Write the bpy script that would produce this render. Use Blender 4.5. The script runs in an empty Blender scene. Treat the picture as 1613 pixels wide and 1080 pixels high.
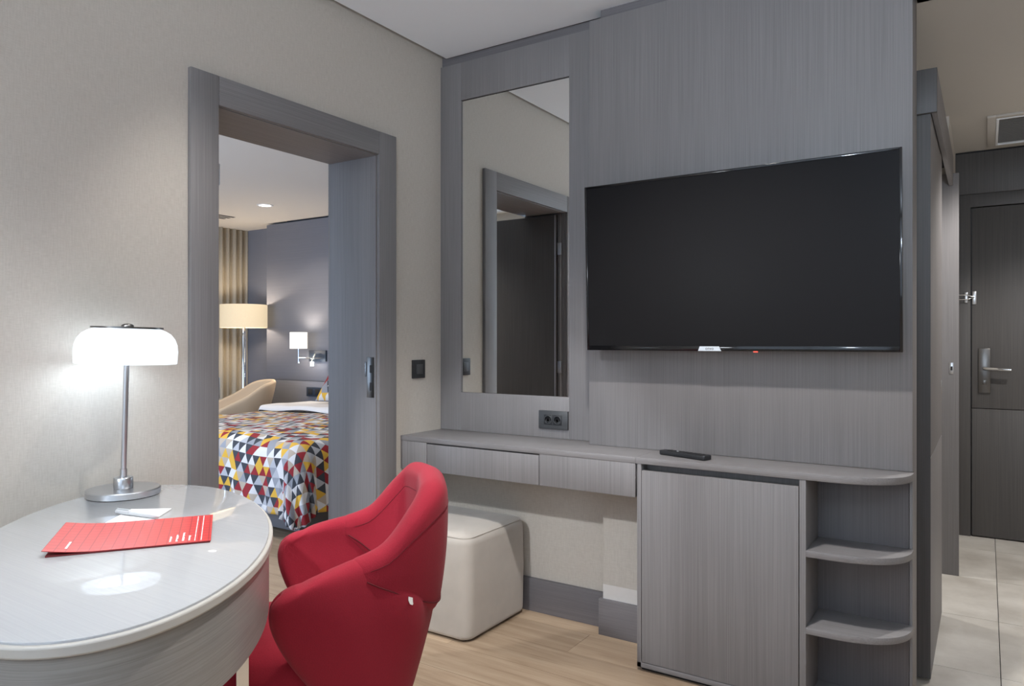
import bpy, bmesh, math, random
from mathutils import Vector, Matrix
random.seed(7)
scene = bpy.context.scene
col = scene.collection
PI = math.pi

# ------------------------------------------------------------------ camera
cam_d = bpy.data.cameras.new('camera'); cam = bpy.data.objects.new('camera', cam_d); col.objects.link(cam)
cam_d.sensor_fit = 'HORIZONTAL'; cam_d.sensor_width = 36.0
cam_d.lens = 1147.5 / 1613 * 36.0
cam_d.shift_y = -3.0 / 1613
cam_d.clip_start = 0.02
YAW = math.atan((1554 - 806.5) / 1147.5)
cam.location = (2.212, -2.763, 1.2)
cam.rotation_euler = (PI / 2, 0, YAW)
scene.camera = cam

# ------------------------------------------------------------------ view and world
vs = scene.view_settings
vs.view_transform = 'Standard'; vs.look = 'None'; vs.gamma = 1.0; vs.exposure = 0.06
vs.use_curve_mapping = False
world = bpy.data.worlds.new('world'); scene.world = world; world.use_nodes = True
bg = world.node_tree.nodes.get('Background') or world.node_tree.nodes.new('ShaderNodeBackground')
bg.inputs[0].default_value = (0.62, 0.78, 1.0, 1); bg.inputs[1].default_value = 1.0

# ------------------------------------------------------------------ lights
def area(name, loc, rot, sx, sy, power, color):
    d = bpy.data.lights.new(name, 'AREA'); d.shape = 'RECTANGLE'; d.size = sx; d.size_y = sy
    d.energy = power; d.color = color
    o = bpy.data.objects.new(name, d); o.location = loc; o.rotation_euler = rot; col.objects.link(o); return o
def spot(name, loc, power, color, deg=110, blend=0.6, rad=0.04, aim=None):
    d = bpy.data.lights.new(name, 'SPOT'); d.energy = power; d.color = color
    d.spot_size = math.radians(deg); d.spot_blend = blend; d.shadow_soft_size = rad
    o = bpy.data.objects.new(name, d); o.location = loc; col.objects.link(o)
    if aim is not None:
        o.rotation_euler = (Vector(aim) - Vector(loc)).to_track_quat('-Z', 'Y').to_euler()
    return o
def point(name, loc, power, color, rad=0.03):
    d = bpy.data.lights.new(name, 'POINT'); d.energy = power; d.color = color; d.shadow_soft_size = rad
    o = bpy.data.objects.new(name, d); o.location = loc; col.objects.link(o); return o

DAY = (0.78, 0.88, 1.0); WARM = (1.0, 0.84, 0.66); NEUT = (1.0, 0.965, 0.925)
# soft fill added at an assumed rear window; daylight through the bedroom's side window
area('rear_fill', (1.7, -4.78, 1.45), (PI / 2, 0, 0), 2.9, 2.0, 14, DAY)
area('bedroom_daylight', (-2.6, -2.95, 1.10), (PI / 2, 0, 0), 2.6, 1.6, 95, (0.52, 0.71, 1.0))
# unseen upward fill added behind the camera to brighten the ceiling
spot('ceiling_fill', (2.3, -3.7, 1.75), 205, (0.74, 0.86, 1.0), 150, 0.6, 0.08, aim=(2.4, -3.2, 2.55))
# unseen fill point added at the left to boost the table lamp's light
point('corner_fill', (0.32, -3.75, 1.45), 22, (0.86, 0.93, 1.0), 0.12)
# recessed ceiling downlights, and one added fill spot
spot('downlight_desk', (0.34, -1.36, 2.545), 60, NEUT, 66, 0.6, 0.13)
spot('downlight_television', (1.42, -1.18, 2.545), 165, NEUT, 101, 0.6, 0.05, aim=(1.42, -0.84, 0.0))
spot('desk_fill_spot', (0.45, -3.15, 2.52), 190, (0.92, 0.96, 1.0), 27, 0.4, 0.05, aim=(0.55, -0.10, 0.40))  # unseen spot added to brighten the wall under the desk
spot('downlight_seating', (0.62, -2.35, 2.545), 48, (0.96, 0.98, 1.0), 84, 0.7)
spot('downlight_window', (2.9, -3.2, 2.545), 10, NEUT, 110, 0.5)
spot('downlight_hall', (2.72, 1.30, 2.345), 95, NEUT, 130, 0.4)
spot('downlight_bathroom', (1.2, 1.3, 2.3), 45, NEUT, 140, 0.4)
spot('downlight_bedroom_foot', (-1.6, -0.6, 2.40), 70, NEUT, 130, 0.5)
spot('downlight_bedroom_middle', (-3.2, 1.48, 2.40), 30, WARM, 130, 0.5)
spot('downlight_bedroom_near', (-3.2, -0.8, 2.40), 70, NEUT, 140, 0.5)

# ------------------------------------------------------------------ material helpers
def nmat(name):
    m = bpy.data.materials.new(name); m.use_nodes = True
    nt = m.node_tree; b = nt.nodes['Principled BSDF']
    return m, nt, b
def lk(nt, a, b): nt.links.new(a, b)
def rgba(c): return (c[0], c[1], c[2], 1)
def setin(b, **kw):
    for k, v in kw.items():
        k = k.replace('_', ' ')
        if k in b.inputs: b.inputs[k].default_value = v
def simple(name, c, rough=0.5, metal=0.0, noise=0.0, nscale=40, bump=0.0, **kw):
    m, nt, b = nmat(name)
    setin(b, Base_Color=rgba(c), Roughness=rough, Metallic=metal, **kw)
    if noise or bump:
        g = nt.nodes.new('ShaderNodeNewGeometry'); n = nt.nodes.new('ShaderNodeTexNoise')
        n.inputs['Scale'].default_value = nscale; n.inputs['Detail'].default_value = 4
        lk(nt, g.outputs['Position'], n.inputs['Vector'])
        if noise:
            r = nt.nodes.new('ShaderNodeMapRange'); r.inputs[3].default_value = 1 - noise; r.inputs[4].default_value = 1 + noise
            lk(nt, n.outputs[0], r.inputs[0])
            mx = nt.nodes.new('ShaderNodeVectorMath'); mx.operation = 'SCALE'; mx.inputs[0].default_value = c
            lk(nt, r.outputs[0], mx.inputs['Scale']); lk(nt, mx.outputs[0], b.inputs['Base Color'])
        if bump:
            bp = nt.nodes.new('ShaderNodeBump'); bp.inputs['Strength'].default_value = bump; bp.inputs['Distance'].default_value = 0.002
            lk(nt, n.outputs[0], bp.inputs['Height']); lk(nt, bp.outputs[0], b.inputs['Normal'])
    return m
def grain(name, c1, c2, c3, axis='z', rough=0.5, freq=330, bump=0.05, along=2.0):
    """brushed veneer: fine streaks running along an axis"""
    m, nt, b = nmat(name)
    g = nt.nodes.new('ShaderNodeNewGeometry')
    mp = nt.nodes.new('ShaderNodeMapping')
    sc = [freq] * 3
    for ax_ in axis: sc['xyz'.index(ax_)] = along
    mp.inputs['Scale'].default_value = sc
    lk(nt, g.outputs['Position'], mp.inputs['Vector'])
    n = nt.nodes.new('ShaderNodeTexNoise'); n.inputs['Scale'].default_value = 1.0; n.inputs['Detail'].default_value = 5; n.inputs['Roughness'].default_value = 0.65
    lk(nt, mp.outputs[0], n.inputs['Vector'])
    mp2 = nt.nodes.new('ShaderNodeMapping'); sc2 = [9.0] * 3; sc2['xyz'.index(axis[0])] = 0.5
    mp2.inputs['Scale'].default_value = sc2; lk(nt, g.outputs['Position'], mp2.inputs['Vector'])
    n2 = nt.nodes.new('ShaderNodeTexNoise'); n2.inputs['Scale'].default_value = 1.0; n2.inputs['Detail'].default_value = 3
    lk(nt, mp2.outputs[0], n2.inputs['Vector'])
    ad = nt.nodes.new('ShaderNodeMath'); ad.operation = 'MULTIPLY_ADD'; ad.inputs[1].default_value = 0.78
    lk(nt, n.outputs[0], ad.inputs[0])
    m3 = nt.nodes.new('ShaderNodeMath'); m3.operation = 'MULTIPLY'; m3.inputs[1].default_value = 0.22; lk(nt, n2.outputs[0], m3.inputs[0])
    lk(nt, m3.outputs[0], ad.inputs[2])
    r = nt.nodes.new('ShaderNodeValToRGB'); e = r.color_ramp.elements
    e[0].position = 0.36; e[0].color = rgba(c1); e[1].position = 0.64; e[1].color = rgba(c3)
    x = e.new(0.5); x.color = rgba(c2)
    lk(nt, ad.outputs[0], r.inputs[0]); lk(nt, r.outputs[0], b.inputs['Base Color'])
    setin(b, Roughness=rough)
    bp = nt.nodes.new('ShaderNodeBump'); bp.inputs['Strength'].default_value = bump; bp.inputs['Distance'].default_value = 0.001
    lk(nt, n.outputs[0], bp.inputs['Height']); lk(nt, bp.outputs[0], b.inputs['Normal'])
    return m

M = {}
G1, G2, G3 = (0.176, 0.167, 0.169), (0.207, 0.197, 0.200), (0.238, 0.227, 0.228)
M['wood_v'] = grain('grey_veneer_vertical', G1, G2, G3, 'z')
M['wood_x'] = grain('grey_veneer_lengthwise', G1, G2, G3, 'x')
M['wood_y'] = grain('grey_veneer_crosswise', G1, G2, G3, 'y')
M['wood_dark'] = grain('dark_grey_veneer', (0.066, 0.062, 0.061), (0.082, 0.077, 0.076), (0.10, 0.094, 0.092), 'z', 0.5)
M['base_wood'] = grain('baseboard_veneer', (0.125, 0.118, 0.125), (0.16, 0.15, 0.158), (0.19, 0.18, 0.185), 'x', 0.5)
M['niche_wood'] = grain('niche_dark_shaded_veneer', (0.085, 0.078, 0.080), (0.105, 0.097, 0.100), (0.125, 0.116, 0.118), 'z')  # dark veneer tone, partly niche shade put into the colour

def wallpaper(name, c, d):
    m, nt, b = nmat(name)
    g = nt.nodes.new('ShaderNodeNewGeometry')
    outs = []
    for s in ((260, 260, 30), (45, 45, 420)):
        mp = nt.nodes.new('ShaderNodeMapping'); mp.inputs['Scale'].default_value = s
        lk(nt, g.outputs['Position'], mp.inputs['Vector'])
        n = nt.nodes.new('ShaderNodeTexNoise'); n.inputs['Scale'].default_value = 1; n.inputs['Detail'].default_value = 3
        lk(nt, mp.outputs[0], n.inputs['Vector']); outs.append(n.outputs[0])
    a = nt.nodes.new('ShaderNodeMath'); a.operation = 'ADD'; lk(nt, outs[0], a.inputs[0]); lk(nt, outs[1], a.inputs[1])
    r = nt.nodes.new('ShaderNodeMapRange'); r.inputs[1].default_value = 0.7; r.inputs[2].default_value = 1.3
    lk(nt, a.outputs[0], r.inputs[0])
    mx = nt.nodes.new('ShaderNodeMix'); mx.data_type = 'RGBA'; mx.inputs[6].default_value = rgba(d); mx.inputs[7].default_value = rgba(c)
    lk(nt, r.outputs[0], mx.inputs[0]); lk(nt, mx.outputs[2], b.inputs['Base Color'])
    bp = nt.nodes.new('ShaderNodeBump'); bp.inputs['Strength'].default_value = 0.25; bp.inputs['Distance'].default_value = 0.001
    lk(nt, a.outputs[0], bp.inputs['Height']); lk(nt, bp.outputs[0], b.inputs['Normal'])
    setin(b, Roughness=0.75)
    return m
M['paper'] = wallpaper('woven_beige_wallpaper', (0.595, 0.552, 0.492), (0.52, 0.478, 0.42))
M['white'] = simple('white_ceiling_paint', (0.86, 0.885, 0.92), 0.85)
M['plaster'] = simple('bare_white_plaster', (0.72, 0.69, 0.66), 0.8, noise=0.05)
M['hallpaint'] = simple('taupe_hall_paint', (0.56, 0.53, 0.49), 0.85)
M['mirror'] = simple('mirror_silver', (0.86, 0.87, 0.86), 0.0, 1.0)
M['gap'] = simple('shadow_gap_black', (0.02, 0.02, 0.022), 0.8)
M['black'] = simple('black_plastic', (0.012, 0.012, 0.013), 0.35)
M['screen'] = simple('tv_screen_glass', (0.0125, 0.0122, 0.0132), 0.3, Specular_IOR_Level=0.06)
M['gloss_black'] = simple('gloss_black_bezel', (0.006, 0.006, 0.007), 0.08)
M['graphite'] = simple('graphite_plastic', (0.055, 0.058, 0.062), 0.4)
M['graphite_dark'] = simple('dark_graphite_plastic', (0.02, 0.021, 0.024), 0.45)
M['chrome'] = simple('chrome', (0.75, 0.76, 0.77), 0.12, 1.0)
M['steel'] = simple('brushed_steel', (0.56, 0.57, 0.59), 0.3, 1.0)
M['steel_dark'] = simple('dark_steel', (0.16, 0.155, 0.15), 0.3, 1.0)
M['badge'] = simple('silver_badge', (0.62, 0.68, 0.74), 0.4)
M['red'] = simple('red_wool_felt', (0.255, 0.0012, 0.015), 0.9, noise=0.22, nscale=420, bump=0.35, Sheen_Weight=0.06, Sheen_Roughness=0.5)
M['red_dark'] = simple('red_seam_thread', (0.10, 0.001, 0.006), 0.9)
M['suede'] = simple('beige_suede', (0.47, 0.43, 0.385), 0.9, noise=0.14, nscale=9, Sheen_Weight=0.3)
M['tabletop'] = grain('table_lacquered_veneer', (0.40, 0.405, 0.415), (0.42, 0.425, 0.435), (0.44, 0.445, 0.45), 'x', 0.55, 200, 0.0)
b_ = M['tabletop'].node_tree.nodes['Principled BSDF']; setin(b_, Coat_Weight=1.0, Coat_Roughness=0.035, Specular_IOR_Level=0.15)
M['rim'] = simple('pale_rim', (0.44, 0.42, 0.385), 0.45)
M['apron'] = grain('table_apron_veneer', (0.20, 0.19, 0.18), (0.24, 0.23, 0.22), (0.28, 0.27, 0.255), 'xy', 0.28, 300, 0.03, 4.0)
M['paper_white'] = simple('white_paper', (0.85, 0.85, 0.84), 0.7)
M['pen'] = simple('white_plastic', (0.52, 0.54, 0.56), 0.3)
M['curtain'] = simple('sand_curtain', (0.52, 0.465, 0.37), 0.9, noise=0.08, nscale=60)
M['vent_grey'] = simple('grey_vent_slats', (0.20, 0.20, 0.205), 0.6)
M['cream'] = simple('cream_upholstery', (0.62, 0.49, 0.35), 0.8)
M['linen'] = simple('white_linen', (0.80, 0.80, 0.82), 0.85)
M['bedbase'] = simple('grey_bed_base', (0.16, 0.155, 0.165), 0.8)
M['bed_panel'] = grain('blue_grey_panel', (0.185, 0.195, 0.235), (0.195, 0.205, 0.245), (0.205, 0.215, 0.255), 'x', 0.6, 160, 0.02)
M['bedpaint'] = simple('warm_white_paint', (0.82, 0.79, 0.74), 0.85)
M['dark_socket'] = simple('navy_socket_plastic', (0.03, 0.045, 0.07), 0.4)

def emit(name, c, strength, base=(0.8, 0.8, 0.8)):
    m, nt, b = nmat(name)
    setin(b, Base_Color=rgba(base), Emission_Color=rgba(c), Emission_Strength=strength, Roughness=0.5)
    return m
M['led_red'] = emit('red_standby_led', (1.0, 0.08, 0.05), 2.0, (0.3, 0.02, 0.02)); M['led_red'].cycles.emission_sampling = 'NONE'
M['disc'] = emit('downlight_disc', (1.0, 0.93, 0.82), 9.0)
M['reading'] = emit('reading_led', (0.85, 0.92, 1.0), 25.0)
M['glow_shade'] = emit('glowing_linen_shade', (1.0, 0.78, 0.50), 1.1)
M['glow_small'] = emit('glowing_white_shade', (1.0, 0.90, 0.75), 2.0)

def shade_glass():
    m, nt, b = nmat('opal_glass')
    setin(b, Base_Color=(0.9, 0.9, 0.9, 1), Roughness=0.2)
    t = nt.nodes.new('ShaderNodeBsdfTranslucent'); t.inputs[0].default_value = (0.95, 0.95, 0.95, 1)
    mx = nt.nodes.new('ShaderNodeMixShader'); mx.inputs[0].default_value = 0.62
    lk(nt, b.outputs[0], mx.inputs[1]); lk(nt, t.outputs[0], mx.inputs[2]); lk(nt, mx.outputs[0], nt.nodes['Material Output'].inputs['Surface'])
    return m
M['opal'] = shade_glass()

def linen_shade():
    m, nt, b = nmat('linen_drum_shade')
    g = nt.nodes.new('ShaderNodeNewGeometry'); mp = nt.nodes.new('ShaderNodeMapping'); mp.inputs['Scale'].default_value = (60, 60, 500)
    lk(nt, g.outputs['Position'], mp.inputs['Vector'])
    n = nt.nodes.new('ShaderNodeTexNoise'); n.inputs['Scale'].default_value = 1; lk(nt, mp.outputs[0], n.inputs['Vector'])
    r = nt.nodes.new('ShaderNodeMapRange'); r.inputs[3].default_value = 0.62; r.inputs[4].default_value = 0.92; lk(nt, n.outputs[0], r.inputs[0])
    v = nt.nodes.new('ShaderNodeVectorMath'); v.operation = 'SCALE'; v.inputs[0].default_value = (1.0, 0.82, 0.55); lk(nt, r.outputs[0], v.inputs['Scale'])
    lk(nt, v.outputs[0], b.inputs['Emission Color']); b.inputs['Emission Strength'].default_value = 0.72
    setin(b, Base_Color=(0.5, 0.42, 0.3, 1), Roughness=0.9)
    return m
M['linen_shade'] = linen_shade()

def planks_mat():
    m, nt, b = nmat('oak_laminate')
    g = nt.nodes.new('ShaderNodeNewGeometry'); oi = nt.nodes.new('ShaderNodeObjectInfo')
    of = nt.nodes.new('ShaderNodeVectorMath'); of.operation = 'SCALE'; of.inputs[0].default_value = (13, 7, 3); lk(nt, oi.outputs['Random'], of.inputs['Scale'])
    ad = nt.nodes.new('ShaderNodeVectorMath'); lk(nt, g.outputs['Position'], ad.inputs[0]); lk(nt, of.outputs[0], ad.inputs[1])
    mp = nt.nodes.new('ShaderNodeMapping'); mp.inputs['Scale'].default_value = (1.6, 18, 18); lk(nt, ad.outputs[0], mp.inputs['Vector'])
    n = nt.nodes.new('ShaderNodeTexNoise'); n.inputs['Scale'].default_value = 1; n.inputs['Detail'].default_value = 6; n.inputs['Roughness'].default_value = 0.6
    n.inputs['Distortion'].default_value = 0.8
    lk(nt, mp.outputs[0], n.inputs['Vector'])
    mp2 = nt.nodes.new('ShaderNodeMapping'); mp2.inputs['Scale'].default_value = (5, 160, 160); lk(nt, ad.outputs[0], mp2.inputs['Vector'])
    n2 = nt.nodes.new('ShaderNodeTexNoise'); n2.inputs['Scale'].default_value = 1; n2.inputs['Detail'].default_value = 3; lk(nt, mp2.outputs[0], n2.inputs['Vector'])
    s = nt.nodes.new('ShaderNodeMath'); s.operation = 'MULTIPLY_ADD'; s.inputs[1].default_value = 0.75; lk(nt, n.outputs[0], s.inputs[0])
    t = nt.nodes.new('ShaderNodeMath'); t.operation = 'MULTIPLY'; t.inputs[1].default_value = 0.25; lk(nt, n2.outputs[0], t.inputs[0]); lk(nt, t.outputs[0], s.inputs[2])
    r = nt.nodes.new('ShaderNodeValToRGB'); e = r.color_ramp.elements
    e[0].position = 0.33; e[0].color = (0.28, 0.19, 0.123, 1); e[1].position = 0.66; e[1].color = (0.475, 0.36, 0.253, 1)
    x = e.new(0.5); x.color = (0.40, 0.293, 0.20, 1)
    lk(nt, s.outputs[0], r.inputs[0])
    hv = nt.nodes.new('ShaderNodeHueSaturation'); lk(nt, r.outputs[0], hv.inputs['Color'])
    mr = nt.nodes.new('ShaderNodeMapRange'); mr.inputs[3].default_value = 0.86; mr.inputs[4].default_value = 1.14; lk(nt, oi.outputs['Random'], mr.inputs[0]); lk(nt, mr.outputs[0], hv.inputs['Value'])
    lk(nt, hv.outputs[0], b.inputs['Base Color']); setin(b, Roughness=0.42)
    return m
M['plank'] = planks_mat()

def tile_mat():
    m, nt, b = nmat('beige_porcelain')
    g = nt.nodes.new('ShaderNodeNewGeometry'); oi = nt.nodes.new('ShaderNodeObjectInfo')
    of = nt.nodes.new('ShaderNodeVectorMath'); of.operation = 'SCALE'; of.inputs[0].default_value = (9, 5, 2); lk(nt, oi.outputs['Random'], of.inputs['Scale'])
    ad = nt.nodes.new('ShaderNodeVectorMath'); lk(nt, g.outputs['Position'], ad.inputs[0]); lk(nt, of.outputs[0], ad.inputs[1])
    n = nt.nodes.new('ShaderNodeTexNoise'); n.inputs['Scale'].default_value = 3.5; n.inputs['Detail'].default_value = 7; n.inputs['Roughness'].default_value = 0.6; lk(nt, ad.outputs[0], n.inputs['Vector'])
    r = nt.nodes.new('ShaderNodeValToRGB'); e = r.color_ramp.elements
    e[0].position = 0.3; e[0].color = (0.47, 0.435, 0.39, 1); e[1].position = 0.7; e[1].color = (0.74, 0.71, 0.66, 1)
    lk(nt, n.outputs[0], r.inputs[0]); lk(nt, r.outputs[0], b.inputs['Base Color']); setin(b, Roughness=0.35)
    return m
M['tile'] = tile_mat()

def tri_mat():
    """printed triangle pattern in uv space"""
    m, nt, b = nmat('triangle_print_fabric')
    def math_(op, a=None, bb=None, va=None, vb=None):
        n = nt.nodes.new('ShaderNodeMath'); n.operation = op
        if a is not None: lk(nt, a, n.inputs[0])
        elif va is not None: n.inputs[0].default_value = va
        if bb is not None: lk(nt, bb, n.inputs[1])
        elif vb is not None: n.inputs[1].default_value = vb
        return n.outputs[0]
    uv = nt.nodes.new('ShaderNodeTexCoord'); sp = nt.nodes.new('ShaderNodeSeparateXYZ'); lk(nt, uv.outputs['UV'], sp.inputs[0])
    S = 1 / 0.067
    u = math_('MULTIPLY', sp.outputs[0], vb=S); v = math_('MULTIPLY', sp.outputs[1], vb=S * 1.16)
    h = math_('MULTIPLY', v, vb=0.5)
    a = math_('SUBTRACT', u, h)
    fa = math_('FLOOR', a); fb = math_('FLOOR', v)
    ra = math_('SUBTRACT', a, fa); rb = math_('SUBTRACT', v, fb)
    up = math_('GREATER_THAN', math_('ADD', ra, rb), vb=1.0)
    cb = nt.nodes.new('ShaderNodeCombineXYZ'); lk(nt, fa, cb.inputs[0]); lk(nt, fb, cb.inputs[1]); lk(nt, up, cb.inputs[2])
    wn = nt.nodes.new('ShaderNodeTexWhiteNoise'); wn.noise_dimensions = '3D'; lk(nt, cb.outputs[0], wn.inputs['Vector'])
    W_, K_, Gr, Rd, Yl, Be, Lg = (0.72, 0.72, 0.74), (0.045, 0.052, 0.068), (0.30, 0.32, 0.37), (0.29, 0.018, 0.028), (0.72, 0.43, 0.055), (0.48, 0.41, 0.34), (0.46, 0.48, 0.53)
    def ramp(cols):
        r = nt.nodes.new('ShaderNodeValToRGB'); r.color_ramp.interpolation = 'CONSTANT'; e = r.color_ramp.elements
        e[0].position = cols[0][0]; e[0].color = rgba(cols[0][1]); e[1].position = cols[1][0]; e[1].color = rgba(cols[1][1])
        for p, c in cols[2:]:
            x = e.new(p); x.color = rgba(c)
        lk(nt, wn.outputs['Value'], r.inputs[0]); return r.outputs[0]
    r1 = ramp([(0.0, W_), (0.26, Gr), (0.44, Yl), (0.62, Rd), (0.80, Lg)])
    r2 = ramp([(0.0, K_), (0.36, Be), (0.58, Rd), (0.70, W_), (0.80, Yl), (0.88, Gr)])
    mx = nt.nodes.new('ShaderNodeMix'); mx.data_type = 'RGBA'; lk(nt, up, mx.inputs[0]); lk(nt, r1, mx.inputs[6]); lk(nt, r2, mx.inputs[7])
    lk(nt, mx.outputs[2], b.inputs['Base Color']); setin(b, Roughness=0.85)
    return m
M['triangles'] = tri_mat()

def brochure_mat():
    m, nt, b = nmat('red_printed_card')
    uv = nt.nodes.new('ShaderNodeTexCoord')
    br = nt.nodes.new('ShaderNodeTexBrick'); br.offset = 0.0; br.inputs['Scale'].default_value = 1
    br.inputs['Color1'].default_value = (0.72, 0.045, 0.04, 1); br.inputs['Color2'].default_value = (0.66, 0.04, 0.038, 1); br.inputs['Mortar'].default_value = (0.42, 0.018, 0.02, 1)
    br.inputs['Mortar Size'].default_value = 0.0013; br.inputs['Brick Width'].default_value = 0.021; br.inputs['Row Height'].default_value = 0.024
    lk(nt, uv.outputs['UV'], br.inputs['Vector']); lk(nt, br.outputs['Color'], b.inputs['Base Color']); setin(b, Roughness=0.3, Coat_Weight=0.6, Coat_Roughness=0.2)
    return m
M['brochure'] = brochure_mat()

# ------------------------------------------------------------------ mesh helpers
def add_box(bm, x0, x1, y0, y1, z0, z1, bev=0.0, seg=2):
    r = bmesh.ops.create_cube(bm, size=1.0)
    vs_ = r['verts']
    for v in vs_:
        v.co = Vector(((x0 + x1) / 2 + v.co.x * (x1 - x0), (y0 + y1) / 2 + v.co.y * (y1 - y0), (z0 + z1) / 2 + v.co.z * (z1 - z0)))
    if bev > 0:
        es = set()
        for v in vs_: es.update(v.link_edges)
        bmesh.ops.bevel(bm, geom=list(es), offset=bev, segments=seg, profile=0.5, affect='EDGES')
def add_prism(bm, poly, z0, z1, bev=0.0):
    vb = [bm.verts.new((x, y, z0)) for x, y in poly]; vt = [bm.verts.new((x, y, z1)) for x, y in poly]
    n = len(poly); fs = []
    fs.append(bm.faces.new(list(reversed(vb)))); fs.append(bm.faces.new(vt))
    for i in range(n):
        fs.append(bm.faces.new((vb[i], vb[(i + 1) % n], vt[(i + 1) % n], vt[i])))
    bmesh.ops.recalc_face_normals(bm, faces=fs)
    if bev > 0:
        es = [e for e in list(fs[0].edges) + list(fs[1].edges)]
        bmesh.ops.bevel(bm, geom=es, offset=bev, segments=2, profile=0.5, affect='EDGES')
def add_lathe(bm, prof, cx=0, cy=0, seg=40, close=False):
    rings = []
    for r, z in prof:
        if r < 1e-6: rings.append([bm.verts.new((cx, cy, z))])
        else: rings.append([bm.verts.new((cx + r * math.cos(2 * PI * k / seg), cy + r * math.sin(2 * PI * k / seg), z)) for k in range(seg)])
    fs = []
    prs = list(zip(rings[:-1], rings[1:]))
    if close: prs.append((rings[-1], rings[0]))
    for a, b in prs:
        for k in range(seg):
            k2 = (k + 1) % seg
            if len(a) == 1 and len(b) == 1: continue
            if len(a) == 1: fs.append(bm.faces.new((a[0], b[k], b[k2])))
            elif len(b) == 1: fs.append(bm.faces.new((a[k], a[k2], b[0])))
            else: fs.append(bm.faces.new((a[k], a[k2], b[k2], b[k])))
    bmesh.ops.recalc_face_normals(bm, faces=fs)
def add_tube(bm, pts, r, seg=12):
    pts = [Vector(p) for p in pts]; rings = []
    for i, p in enumerate(pts):
        d = (pts[min(i + 1, len(pts) - 1)] - pts[max(i - 1, 0)]).normalized()
        u = d.orthogonal().normalized() if i == 0 else (rings_u - d * rings_u.dot(d)).normalized()
        rings_u = u; w = d.cross(u)
        rings.append([bm.verts.new(p + r * (math.cos(2 * PI * k / seg) * u + math.sin(2 * PI * k / seg) * w)) for k in range(seg)])
    fs = []
    for a, b in zip(rings[:-1], rings[1:]):
        for k in range(seg): fs.append(bm.faces.new((a[k], a[(k + 1) % seg], b[(k + 1) % seg], b[k])))
    fs.append(bm.faces.new(list(reversed(rings[0])))); fs.append(bm.faces.new(rings[-1]))
    bmesh.ops.recalc_face_normals(bm, faces=fs)
def obj(name, bm, mat, parent=None, smooth=None, loc=None):
    me = bpy.data.meshes.new(name); bm.to_mesh(me); bm.free()
    me.materials.append(mat if not isinstance(mat, str) else M[mat])
    o = bpy.data.objects.new(name, me); col.objects.link(o)
    if loc is not None: o.location = loc
    if parent is not None: o.parent = parent
    if smooth is not None:
        if smooth >= 180: 
            for p in me.polygons: p.use_smooth = True
        else:
            for p in me.polygons: p.use_smooth = True
            me.set_sharp_from_angle(angle=math.radians(smooth))
    return o
def box(name, mat, x0, x1, y0, y1, z0, z1, bev=0.0, parent=None):
    bm = bmesh.new(); add_box(bm, x0, x1, y0, y1, z0, z1, bev)
    if parent is not None:
        p = parent; off = Vector((0, 0, 0))
        while p is not None: off += p.location; p = p.parent
        bmesh.ops.translate(bm, verts=bm.verts, vec=-off)
    return obj(name, bm, mat, parent, 40 if bev else None)
def rel(bm, parent):
    off = Vector((0, 0, 0)); p = parent
    while p is not None: off += p.location; p = p.parent
    bmesh.ops.translate(bm, verts=bm.verts, vec=-off); return bm
def thing(name, label, cat, loc=(0, 0, 0), group=None):
    o = bpy.data.objects.new(name, None); o.empty_display_size = 0.1; col.objects.link(o); o.location = loc
    o['label'] = label; o['category'] = cat
    if group: o['group'] = group
    return o
def tag(o, label, cat, group=None):
    o['label'] = label; o['category'] = cat
    if group: o['group'] = group
    return o
def struct(o, label=None):
    o['kind'] = 'structure'
    if label: o['label'] = label
    return o
def sroot(name, label, loc=(0, 0, 0)):
    o = bpy.data.objects.new(name, None); o.empty_display_size = 0.1; col.objects.link(o); o.location = loc
    return struct(o, label)
def multi(name, mat, boxes, parent=None):
    bm = bmesh.new()
    for b in boxes: add_box(bm, *b)
    if parent is not None: rel(bm, parent)
    return obj(name, bm, mat, parent)

CEIL = 2.557; WT = 0.776
DY0, DY1, DZ = -1.226, -0.442, 2.005      # doorway to the bedroom
WTH = 0.28                                 # left wall thickness
# ================================================================== SETTING: main room
fl = struct(box('floor', 'gap', -WTH, 4.0, -4.8, 0.10, -0.06, -0.012), 'pale oak laminate floor of the sitting room')
pw, pl = 0.193, 1.29
row = 0; y = 0.10
protos = {}
while y > -4.8:
    y0 = max(y - pw, -4.8); off = (row * 0.437) % pl
    x = -off
    while x < 4.0:
        a = max(x, 0.0); b = min(x + pl, 4.0)
        if b - a > 0.02:
            box('plank', 'plank', a + 0.0006, b - 0.0006, y0 + 0.0006, y - 0.0006, -0.012, 0.0, 0, fl)
        x += pl
    y -= pw; row += 1

struct(multi('wall_left', 'paper', [(-WTH, 0, -4.8, DY0, 0, 2.62), (-WTH, 0, DY1, 2.6, 0, 2.62), (-WTH, 0, DY0, DY1, DZ, 2.62)]), 'beige woven wallpaper wall with the bedroom doorway')
wb = struct(multi('wall_back', 'paper', [(0, 1.965, 0.016, 0.16, 0, 2.62), (0.895, 1.965, -0.055, 0.016, 0, 2.62)]), 'beige wallpapered wall behind the desk and television')
box('bare_strip', 'plaster', 0.8945, 1.15, -0.0562, -0.050, 0.146, 0.205, 0, wb)
bb = sroot('baseboard_back', 'dark grey veneer baseboard under the desk')
box('baseboard_board', 'base_wood', 0.0, 0.895, 0.0, 0.016, 0.0, 0.147, 0.0015, bb)
box('baseboard_board', 'base_wood', 0.880, 1.143, -0.070, -0.055, 0.0, 0.147, 0.0015, bb)
box('baseboard_return', 'base_wood', 0.880, 0.895, -0.055, 0.0, 0.0, 0.147, 0.0015, bb)
b2 = sroot('baseboard_left', 'dark grey veneer baseboard of the wallpaper wall')
box('baseboard_board', 'base_wood', 0.0, 0.015, DY1 + 0.11, 0.0, 0.0, 0.147, 0.0015, b2)
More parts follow.
